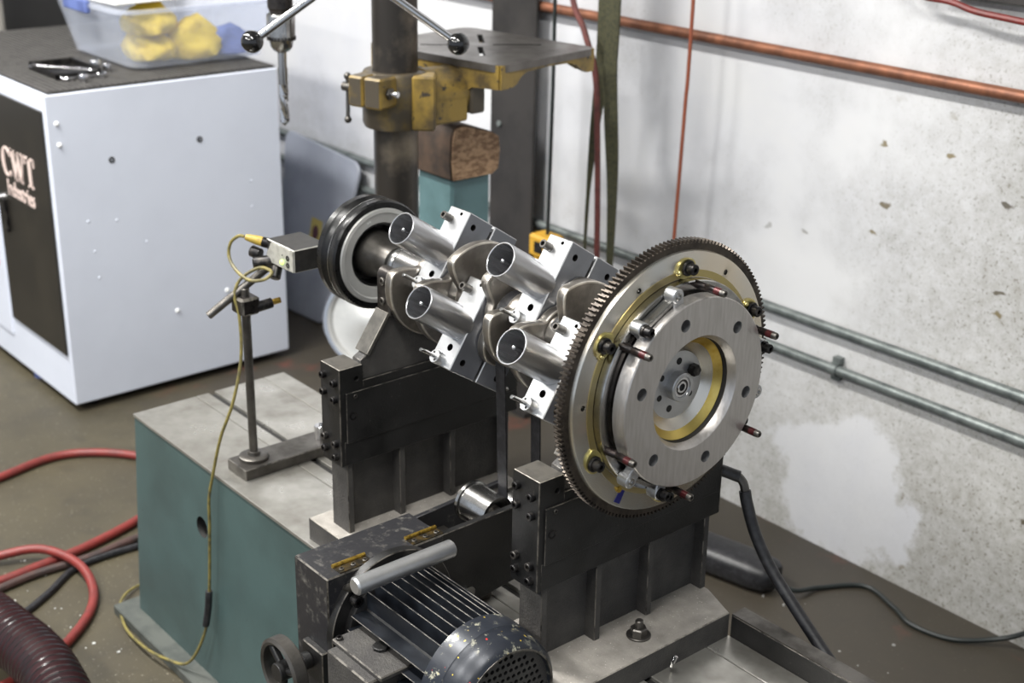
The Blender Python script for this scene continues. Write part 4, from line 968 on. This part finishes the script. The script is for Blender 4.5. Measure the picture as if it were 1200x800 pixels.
# ================================================================== DRILL PRESS
def drill_press():
    cx, cy = -1.117, 0.392
    t = thing('drill_press', (cx, cy, 0), 'drill press with a worn olive table swung round to the wall', 'drill press')
    obj('base', B().box(cx-0.26, cx+0.11, cy-0.20, cy+0.11, 0, 0.06), 'grimy_olive', t, 0.012)
    obj('column_foot', B().lathe([(0.055, 0.075), (0.10, 0.07), (0.13, 0.055), (0.13, 0.04)], (cx, cy, 0), (0, 0, 1), 36), 'grimy_olive', t)
    obj('column', B().cyl((cx, cy, 0.06), (cx, cy, 1.75), 0.0435, seg=48), 'column_steel', t)
    # collar of the table bracket
    zb, zt = 0.905, 1.012
    col = obj('collar', B().lathe([(zb, 0.0445), (zb, 0.060), (zb+0.008, 0.064), (zt-0.006, 0.064), (zt, 0.060), (zt, 0.0445)], (cx, cy, 0), (0, 0, 1), 40, True), ['grimy_olive'], t)
    rt, fw = Vector((0.651, 0.759, 0)), Vector((0.759, -0.651, 0))      # along and towards the aisle
    # split clamp ears
    ba_, na_ = rt*0.85+fw*0.53, fw*0.85-rt*0.53            # clamp bolt axis and the outward face of the ears
    ec = Vector((cx, cy, (zb+zt)/2+0.024))-rt*0.036+fw*0.052
    obj('clamp_ear', B().obox(ec-ba_*0.0185, (ba_, na_, (0, 0, 1)), (0.0175, 0.034, 0.029)), ['grimy_olive', 'olive_paint'], col, 0.004, True)
    obj('clamp_ear', B().obox(ec+ba_*0.0215, (ba_, na_, (0, 0, 1)), (0.0205, 0.034, 0.029)), ['grimy_olive', 'olive_paint'], col, 0.004, True)
    pb = ec+ba_*0.042+na_*0.010
    obj('ear_end', B().obox(ec+ba_*0.0422, (ba_, na_, (0, 0, 1)), (0.0008, 0.029, 0.024)), 'olive_paint', col)
    obj('clamp_nut', hex_b(pb-ba_*0.002, ba_, 0.0115, 0.010), 'gun_steel', col)
    obj('clamp_stud', B().cyl(pb, pb+ba_*0.022, 0.0062, ch=0.001), 'chrome', col)
    ph = ec-ba_*0.034+na_*0.006
    obj('clamp_screw', B().cyl(ph, ph-ba_*0.034, 0.0085), 'gun_steel', col)
    hh = ph-ba_*0.024; hd = (Vector((0, 0, 1))-fw*0.1).normalized()
    hb = B(); hb.cyl(hh+hd*0.020, hh-hd*0.062, 0.0040, seg=14); hb.sphere(hh+hd*0.020, 0.0072, 14); hb.sphere(hh-hd*0.062, 0.0072, 14)
    obj('tommy_bar', hb, 'gun_steel', col)
    # flat pad and trunnion boss on the table side
    pad = Vector((cx, cy, (zb+zt)/2))+rt*0.058+fw*0.030
    obj('pad', B().obox(pad, (rt, fw, (0, 0, 1)), (0.022, 0.028, 0.052)), ['olive_paint'], col, 0.004)
    p0 = Vector((cx, cy+0.045, 0.965)); 
    obj('trunnion', B().cyl((cx+0.03, cy+0.035, 0.966), (cx+0.03, cy+0.135, 0.966), 0.049, ch=0.004, seg=36), ['olive_paint'], col)
    obj('trunnion_lug', B().box(cx-0.015, cx+0.078, cy+0.035, cy+0.118, 0.912, 0.962), 'olive_paint', col, 0.004)
    # table with curved skirt
    TZ = 1.030; e1 = Vector((-0.047, 0.294, 0)).normalized(); e2 = Vector((-e1.y, e1.x, 0))   # e1 to the wall, e2 away
    c0 = Vector((-0.953, 0.518, 0))
    def tp(a, b2, z): return c0+e1*a+e2*b2+Vector((0, 0, z))
    b = B(); r = 0.028; out = []
    for ca, cb, a0 in ((0.298-r, 0.36-r, 0), (r, 0.36-r, 90), (r, r, 180), (0.298-r, r, 270)):
        for i in range(6):
            a = math.radians(a0+90*i/5); out.append((ca+r*math.cos(a), cb+r*math.sin(a)))
    lo = [b.bm.verts.new(tp(p[0], p[1], TZ-0.014)) for p in out]; hi = [b.bm.verts.new(tp(p[0], p[1], TZ)) for p in out]
    b.face(lo); b.face(hi); n = len(out)
    for k in range(n): b.face((lo[k], lo[(k+1) % n], hi[(k+1) % n], hi[k]))
    c = cutter()
    for (a0, b0), (a1, b1) in (((0.06, 0.10), (0.13, 0.17)), ((0.24, 0.10), (0.17, 0.17)), ((0.06, 0.27), (0.13, 0.20)), ((0.24, 0.27), (0.17, 0.20))):
        p, q = tp(a0, b0, TZ), tp(a1, b1, TZ); d = q-p; c.obox((p+q)/2, (d, Vector((0, 0, 1)).cross(d), (0, 0, 1)), (d.length/2, 0.0055, 0.04))
    tb = obj('table', b, 'drill_table', t, cut=c)
    # skirt walls, deep at the corners and arched between them
    def skirt(pA, pB, th, prof, name='skirt'):
        d = (pB-pA); L = d.length; d.normalize(); nn = Vector((0, 0, 1)).cross(d)
        k = B(); up = [pA+d*(L*u)+Vector((0, 0, -0.0005)) for u, _ in prof]; dn = [pA+d*(L*u)-Vector((0, 0, h)) for u, h in prof]
        v = [[k.bm.verts.new(p+nn*o) for p in L_] for L_ in (up, dn) for o in (0, th)]
        for i in range(len(prof)-1):
            for A_, B_ in ((0, 1), (1, 3), (3, 2), (2, 0)): k.face((v[A_][i], v[A_][i+1], v[B_][i+1], v[B_][i]))
        for i in (0, -1): k.face((v[0][i], v[1][i], v[3][i], v[2][i]))
        obj(name, k, 'olive_paint', tb, ang=50)
    arch = [(0, 0.046), (0.10, 0.046), (0.16, 0.040), (0.20, 0.028), (0.26, 0.020), (0.5, 0.018), (0.70, 0.020), (0.80, 0.026), (0.86, 0.038), (0.92, 0.046), (1, 0.046)]
    z = TZ-0.0005
    skirt(tp(0.006, 0.003, z), tp(0.292, 0.003, z), 0.012, arch)
    skirt(tp(0.003, 0.352, z), tp(0.003, 0.008, z), 0.012, [(0, 0.046), (0.2, 0.046), (0.33, 0.06), (0.42, 0.095), (0.5, 0.108), (0.58, 0.104), (0.66, 0.090), (0.74, 0.065), (0.80, 0.050), (1, 0.046)], 'apron')
    skirt(tp(0.295, 0.008, z), tp(0.295, 0.352, z), 0.012, arch)
    skirt(tp(0.292, 0.357, z), tp(0.006, 0.357, z), 0.012, arch)
    obj('apron_web', B().box(cx-0.055, cx+0.085, cy+0.12, cy+0.155, 0.925, TZ-0.012), 'grimy_olive', tb, 0.004)
    # head above, quill, chuck and drill bit
    qx, qy = -1.256, 0.228
    hd = B(); m = (Vector((cx, cy, 1.63))+Vector((qx, qy, 1.63)))/2; dv = Vector((cx-qx, cy-qy, 0)).normalized()
    obj('head', hd.obox(m, (dv, Vector((0, 0, 1)).cross(dv), (0, 0, 1)), (0.165, 0.055, 0.12)), 'grimy_olive', t, 0.02)
    obj('quill', B().cyl((qx, qy, 1.17), (qx, qy, 1.54), 0.026), 'chrome', t)
    obj('spindle', B().lathe([(1.115, 0.020), (1.124, 0.0235), (1.124, 0.024), (1.172, 0.024)], (qx, qy, 0), (0, 0, 1), 32), 'dark_steel', t)
    ck = obj('chuck', B().lathe([(1.040, 0.008), (1.044, 0.0155), (1.052, 0.0215), (1.066, 0.0235), (1.067, 0.0265), (1.108, 0.0272), (1.113, 0.025), (1.116, 0.019)], (qx, qy, 0), (0, 0, 1), 36), 'steel', t)
    tth = B()
    for k in range(26):
        a = 2*PI*k/26; tth.obox((qx+0.0262*math.cos(a), qy+0.0262*math.sin(a), 1.068), ((math.cos(a), math.sin(a), 0), (-math.sin(a), math.cos(a), 0), (0, 0, 1)), (0.0015, 0.0018, 0.0035))
    obj('chuck_teeth', tth, 'dark_steel', ck)
    hp = Vector((qx, qy, 1.056))+(rt*0.5+fw*0.86)*0.0200
    obj('key_hole', B().cyl(hp, hp+(rt*0.5+fw*0.86)*0.0035, 0.0045, seg=16), 'recess_shade', ck)
    sh = obj('drill_shank', B().lathe([(0.98, 0.0098), (1.012, 0.0098), (1.012, 0.0085), (1.042, 0.0085)], (qx, qy, 0), (0, 0, 1), 24), 'chrome', ck)
    f = B(); prev = None; n = 14; rows = 40                # twisted flutes
    for i in range(rows+1):
        u = i/rows; zz = 0.982-0.084*u; tw = u*2*PI*0.85; tip = 1 if u < 0.9 else max(0.04, (1-u)/0.1)
        rg = []
        for k in range(n):
            a = 2*PI*k/n; rr = 0.0098*(0.48+0.52*abs(math.cos(a))**0.6)*tip
            rg.append(f.bm.verts.new((qx+rr*math.cos(a+tw), qy+rr*math.sin(a+tw), zz)))
        if prev:
            for k in range(n): f.face((prev[k], prev[(k+1) % n], rg[(k+1) % n], rg[k]))
        else: f.face(rg)
        prev = rg
    f.face(prev); obj('drill_flutes', f, 'chrome', sh)
    # feed levers with black ball knobs round the pinion hub
    hub = Vector((-0.905, 0.158, 1.236)); ba = Vector((-0.980, 0.007, 1.120)); bb = Vector((-0.791, 0.289, 1.117))
    hx = obj('feed_hub', B().cyl(hub-fw*0.10-rt*0.0, hub+fw*0.03, 0.030, ch=0.003), 'gun_steel', t)
    obj('hub_arm', B().cyl(hub-fw*0.09, Vector((cx-0.06, cy-0.07, 1.56)), 0.026), 'grimy_olive', t)
    for q in (ba, bb, hub+Vector((0, 0, 0.19))):
        lv = obj('feed_lever', B().cyl(hub, q, 0.0068, seg=18), 'chrome', hx)
        obj('ball_knob', B().sphere(q, 0.0188, 28), 'ball_black', lv)
drill_press()
def post_and_block():
    rt, fw = Vector((0.651, 0.759, 0)), Vector((0.759, -0.651, 0))
    t = thing('support_post', (-1.21, 0.62, 0), 'teal square steel post behind the drill press column', 'post')
    obj('shaft', B().obox((-1.215, 0.612, 0.385), ((1, 0, 0), (0, 1, 0), (0, 0, 1)), (0.060, 0.052, 0.375)), 'post_teal', t, 0.006)
    obj('foot_plate', B().box(-1.30, -1.13, 0.53, 0.70, 0, 0.015), 'post_teal', t, 0.002)
    t = thing('wood_block', (-1.21, 0.615, 0.76), 'rough sawn wooden block resting on the teal post', 'wood block')
    b = B(); n = 9; prof = []
    for i, (y, z) in enumerate([(0.548, 0.7605), (0.60, 0.760), (0.655, 0.7605), (0.672, 0.772), (0.676, 0.81), (0.672, 0.842), (0.655, 0.852), (0.62, 0.862), (0.575, 0.876), (0.552, 0.872), (0.546, 0.85), (0.544, 0.80)]): prof.append((y, z))
    obj('timber', b.prism(prof, 'x', -1.315, -1.140), 'wood_dark', t, 0.004)
    obj('end_grain', B().prism([(0.61+(y-0.61)*0.96, 0.815+(z-0.815)*0.96) for y, z in prof], 'x', -1.1405, -1.1365), 'wood', t, 0.001)
post_and_block()

# ================================================================== WALL SIDE : strap, cords, board, disc
def ribbon(path, widths, dirs, th):
    b = B(); pts = spline(path, 10); m = len(pts)
    def lerp(L, f):
        f *= (len(L)-1); i = min(int(f), len(L)-2); return L[i]*(1-(f-i))+L[i+1]*(f-i)
    prev = None
    for i, p in enumerate(pts):
        f = i/(m-1); w = lerp(widths, f); d = lerp([Vector(x) for x in dirs], f).normalized(); t = (pts[min(i+1, m-1)]-pts[max(i-1, 0)]).normalized(); n = t.cross(d).normalized()
        r = [b.bm.verts.new(p+d*w*a+n*th*c) for a, c in ((-1, -1), (1, -1), (1, 1), (-1, 1))]
        if prev:
            for k in range(4): b.face((prev[k], prev[(k+1) % 4], r[(k+1) % 4], r[k]))
        else: b.face(r)
        prev = r
    b.face(prev); return b
def wall_cords():
    s = thing('webbing_strap', (-1.1, 0.95, 0.2), 'olive webbing strap hanging down in front of the wall', 'strap')
    obj('wide_band', ribbon([(-1.104, 0.955, 3.19), (-1.104, 0.955, 1.25), (-1.104, 0.955, 0.95), (-1.082, 0.955, 0.70), (-1.078, 0.955, 0.45), (-1.075, 0.955, 0.25)], [0.021, 0.021, 0.021, 0.012, 0.006, 0.005], [(1, 0, 0), (1, 0, 0), (1, -0.1, 0), (0.8, 0.6, 0), (0.5, 0.8, 0), (0.5, 0.8, 0)], 0.0022), 'strap_web', s)
    obj('back_band', ribbon([(-1.142, 0.968, 3.19), (-1.142, 0.968, 1.25), (-1.142, 0.968, 0.98), (-1.158, 0.965, 0.80), (-1.164, 0.96, 0.66), (-1.168, 0.96, 0.50), (-1.17, 0.96, 0.25)], [0.019, 0.019, 0.017, 0.010, 0.004, 0.003, 0.003], [(1, 0, 0), (1, 0.1, 0), (0.9, 0.4, 0), (0.5, 0.8, 0), (0.4, 0.9, 0), (0.4, 0.9, 0), (0.4, 0.9, 0)], 0.0022), 'strap_web', s)
    tag(obj('hanging_hose', B().tube([(-1.30, 0.93, 3.19), (-1.26, 0.93, 1.5), (-1.215, 0.93, 1.13), (-1.165, 0.93, 1.03), (-1.125, 0.93, 0.94), (-1.110, 0.93, 0.80), (-1.098, 0.93, 0.60), (-1.094, 0.93, 0.40), (-1.10, 0.93, 0.20)], 0.0068, 10), 'cord_brown'), 'brown rubber hose hanging across the olive strap', 'hose')
    tag(obj('orange_cord', B().tube([(-0.908, 0.985, 3.19), (-0.905, 0.985, 1.2), (-0.908, 0.985, 0.9), (-0.915, 0.985, 0.58), (-0.92, 0.985, 0.30)], 0.0040, 8), 'cord_orange'), 'thin orange cord hanging straight down the white wall', 'cord')
    p = thing('power_cord', (-1.325, 0.975, 0.42), 'thin black power cord ending in a yellow connector by the column', 'power cord')
    obj('cord', B().tube([(-1.325, 0.985, 3.19), (-1.325, 0.985, 1.3), (-1.322, 0.985, 0.9), (-1.325, 0.985, 0.515)], 0.0045, 8), 'cord_black', p)
    k = obj('connector', B().box(-1.362, -1.288, 0.955, 1.010, 0.465, 0.520), 'plug_yellow', p, 0.006)
    obj('connector_grip', B().box(-1.350, -1.332, 0.960, 1.000, 0.415, 0.467), 'plug_yellow', k, 0.004)
    obj('connector_grip', B().box(-1.318, -1.300, 0.960, 1.000, 0.415, 0.467), 'plug_yellow', k, 0.004)
    obj('connector_face', B().box(-1.338, -1.308, 0.9535, 0.9565, 0.478, 0.506), 'bolt_black', k)
    tag(obj('red_air_line', B().tube([(-0.60, 1.03, 3.19), (-0.56, 1.03, 1.6), (-0.46, 1.03, 1.235), (-0.33, 1.03, 1.182), (-0.20, 1.03, 1.168), (0.2, 1.03, 1.15), (0.9, 1.03, 1.16)], 0.006, 8), 'rubber_red'), 'red air line sagging along the top of the wall', 'air line')
    t = thing('cable_duct', (0.3, 1.06, 1.19), 'dark cable duct fixed above the red air line', 'duct')
    obj('duct_body', B().box(-0.36, 2.0, WY-0.03, WY, 1.188, 1.23), 'conduit', t, 0.003)
    obj('duct_lid', B().box(-0.36, 2.0, WY-0.034, WY-0.029, 1.192, 1.226), 'beam_dark', t, 0.001)
wall_cords()
def leaning_board():
    bl, br = Vector((-2.50, 0.935, 0.004)), Vector((-2.27, 0.945, 0.004))
    tl, tr = Vector((-2.60, 1.045, 0.53)), Vector((-2.19, 1.045, 0.50))
    t = thing('leaning_board', (-2.39, 0.94, 0), 'grey plastic board with a yellow sticker leaning on the wall', 'board')
    def at(u, v): return (bl*(1-u)+br*u)*(1-v)+(tl*(1-u)+tr*u)*v
    n = (br-bl).cross(tl-bl).normalized()
    if n.y > 0: n = -n
    uv = []
    r = 0.10
    for cu, cv, a0 in ((1-r, 1-r*0.7, 0), (r, 1-r*0.7, 90), (r, r*0.7, 180), (1-r, r*0.7, 270)):
        for i in range(6):
            a = math.radians(a0+18*i); uv.append((cu+r*math.cos(a), cv+r*0.7*math.sin(a)))
    def slab(uvs, o0, o1):
        b = B(); lo = [b.bm.verts.new(at(*q)+n*o0) for q in uvs]; hi = [b.bm.verts.new(at(*q)+n*o1) for q in uvs]; b.face(lo); b.face(hi)
        for k in range(len(uvs)): b.face((lo[k], lo[(k+1) % len(uvs)], hi[(k+1) % len(uvs)], hi[k]))
        return b
    obj('panel', slab(uv, 0, 0.012), 'grey_plastic', t, 0.003)
    sq = lambda u, v, a, c: [(u-a, v-c), (u+a, v-c), (u+a, v+c), (u-a, v+c)]
    k = obj('sticker', slab(sq(0.58, 0.50, 0.085, 0.085), 0.0115, 0.0128), 'label_yellow', t)
    obj('sticker_print', slab([(0.58+0.05*math.cos(2*PI*i/10), 0.505+0.045*math.sin(2*PI*i/10)) for i in range(10)], 0.0125, 0.0133), 'label_ink', k)
leaning_board()
def round_cover():
    c = Vector((-1.93, 0.88, 0.137)); d = Vector((0.64, -0.72, 0.28))
    t = thing('round_cover', (c.x, c.y, 0), 'round aluminium cover standing on the floor below the damper pulley', 'cover')
    obj('pan', B().lathe([(-0.035, 0.118), (-0.030, 0.130), (0.0, 0.136), (0.008, 0.132), (0.008, 0.118), (0.0, 0.108), (-0.002, 0.04), (0.004, 0.03), (0.004, 0)], c, d, 56), 'disc_aluminium', t)
    obj('bead', B().ring(0.000, 0.012, 0.122, 0.1345, c, d, 56, 0.003), 'chrome', t)
round_cover()

# ================================================================== FLOOR HOSES, PEDAL, CABLES
def floor_items():
    z = 0.0100
    tag(obj('red_air_hose', B().tube([(-1.75, -0.70, z), (-1.84, -0.42, z), (-1.885, -0.197, z), (-1.911, -0.061, z), (-1.875, 0.029, z), (-1.79, 0.105, z), (-1.68, 0.13, z), (-1.58, 0.07, z), (-1.51, -0.03, z), (-1.467, -0.174, z), (-1.452, -0.292, z), (-1.445, -0.37, z), (-1.44, -0.62, z)], 0.0100, 12), 'rubber_red'), 'long red air hose looping out behind the teal bed', 'hose')
    z2 = 0.030
    tag(obj('red_air_hose', B().tube([(-1.60, -0.55, z), (-1.55, -0.40, z), (-1.526, -0.333, 0.02), (-1.482, -0.261, z2), (-1.385, -0.222, 0.024), (-1.280, -0.240, z), (-1.185, -0.315, z), (-1.115, -0.432, z), (-1.09, -0.60, z), (-1.07, -0.9, z)], 0.0096, 12), 'rubber_red'), 'tightly curled red air hose lying over the brown line', 'hose')
    tag(obj('brown_air_line', B().tube([(-1.40, -0.62, 0.009), (-1.415, -0.42, 0.009), (-1.43, -0.30, 0.009), (-1.425, -0.18, 0.009), (-1.438, -0.065, 0.009), (-1.43, 0.10, 0.009), (-1.46, 0.22, 0.009)], 0.0085, 10), 'rubber_brown'), 'thin brown air line beside the looped red hose', 'hose')
    tag(obj('black_floor_cable', B().tube([(-1.25, -0.62, 0.007), (-1.30, -0.40, 0.007), (-1.345, -0.31, 0.007), (-1.40, -0.235, 0.007), (-1.412, -0.17, 0.008), (-1.405, -0.05, 0.007), (-1.38, 0.10, 0.007)], 0.007, 8), 'rubber_black'), 'black cable on the floor between the red hoses', 'cable')
    pts = [(-1.70, -0.60, 0.055), (-1.44, -0.505, 0.062), (-1.26, -0.470, 0.076), (-1.139, -0.456, 0.080), (-1.060, -0.447, 0.080), (-0.972, -0.449, 0.078), (-0.87, -0.470, 0.065), (-0.74, -0.56, 0.055)]
    raw = spline(pts, 160); fine = [raw[0]]
    for p in raw:                                         # even spacing for the ribs
        if (p-fine[-1]).length >= 0.0034: fine.append(p)
    tag(obj('vacuum_hose', B().tube(fine, 0.0520, 24, 0, 0.0050), ['hose_maroon', 'hose_rib'], ang=15), 'thick dark maroon corrugated vacuum hose on the floor', 'hose')
    # black foot switch with its lead
    t = thing('foot_switch', (-0.55, 0.81, 0), 'rounded black foot switch on the concrete floor by the wall', 'foot switch')
    b = B(); n = 20
    d, u = Vector((0.80, 0.16, 0)).normalized(), Vector((-0.16, 0.80, 0)).normalized(); c = Vector((-0.560, 0.832, 0))
    sec = [(-0.15, 0.8), (-0.14, 0.93), (-0.10, 1.0), (0.06, 1.0), (0.095, 0.9), (0.108, 0.68), (0.110, 0.5)]
    prev = None
    for s, k in sec:
        rg = []
        for i in range(n):
            a = 2*PI*i/n; cx = abs(math.cos(a))**0.7*(1 if math.cos(a) > 0 else -1); sz = abs(math.sin(a))**0.7*(1 if math.sin(a) > 0 else -1)
            rg.append(b.bm.verts.new(c+d*s+u*(0.046*k*cx)+Vector((0, 0, 0.033+0.033*k*sz))))
        if prev:
            for i in range(n): b.face((prev[i], prev[(i+1) % n], rg[(i+1) % n], rg[i]))
        else: b.face(rg)
        prev = rg
    b.face(prev); obj('case', b, 'rubber_black', t, ang=50)
    obj('lead', B().tube([c+d*0.10+Vector((0, 0, 0.03)), c+d*0.15+Vector((0, 0, 0.02)), (-0.40, 0.93, 0.006), (-0.345, 1.01, 0.006), (-0.26, 0.99, 0.006), (-0.20, 0.965, 0.006), (-0.12, 0.985, 0.006), (-0.05, 1.045, 0.02), (0.02, 1.063, 0.07), (0.10, 1.066, 0.09)], 0.0052, 8), 'cord_black', t)
    # heavy pickup cable leaving the front pedestal
    t = thing('pickup_cable', (0.0, 0.2, 0.3), 'thick black cable leaving the end of the flywheel pedestal', 'cable')
    obj('sleeve', B().tube([(-0.072, 0.160, 0.658), (-0.058, 0.172, 0.655), (-0.036, 0.188, 0.648)], 0.0084, 14, 6), 'rubber_black', t)
    obj('gland', B().cyl((-0.078, 0.1655, 0.662), (-0.070, 0.172, 0.660), 0.0105, seg=6), 'chrome', t)
    obj('bare_braid', B().tube([(-0.040, 0.186, 0.650), (-0.030, 0.190, 0.640), (-0.024, 0.190, 0.622)], 0.0062, 10, 5), 'gun_steel', t)
    obj('cable_run', B().tube([(-0.026, 0.190, 0.630), (-0.020, 0.190, 0.612), (-0.002, 0.190, 0.575), (0.030, 0.190, 0.535), (0.075, 0.190, 0.497), (0.120, 0.190, 0.462), (0.172, 0.188, 0.424), (0.25, 0.188, 0.35), (0.36, 0.20, 0.16), (0.47, 0.24, 0.03), (0.7, 0.3, 0.011)], 0.0084, 14, 8), 'rubber_black', t)
    # bits : swarf on the bed, metal chips on the floor
    tag(obj('metal_swarf', B().tube([(0.022, 0.012, BT+0.004), (0.026, 0.006, BT+0.012), (0.030, 0.006, BT+0.028), (0.033, 0.002, BT+0.022), (0.036, 0.004, BT+0.032)], 0.0022, 6), 'chrome'), 'curl of bright swarf standing on the slotted bed', 'swarf')
    b = B(); rnd = random.Random(3)
    for _ in range(120):
        if rnd.random() < 0.55: x, y = rnd.uniform(-1.9, -0.95), rnd.uniform(-0.6, -0.27)
        else: x, y = rnd.uniform(-0.7, 0.4), rnd.uniform(0.3, 1.0)
        s = rnd.uniform(0.001, 0.0032); a = rnd.uniform(0, PI); m = Vector((math.cos(a), math.sin(a), 0))
        b.obox((x, y, s*0.45), (m, Vector((-m.y, m.x, 0.2)), (0, 0, 1)), (s, s*0.6, s*0.4))
    o = obj('metal_chips', b, 'disc_aluminium'); tag(o, 'bright metal chips scattered over the concrete floor', 'metal chips'); o['kind'] = 'stuff'
floor_items()
bpy.context.view_layer.update()
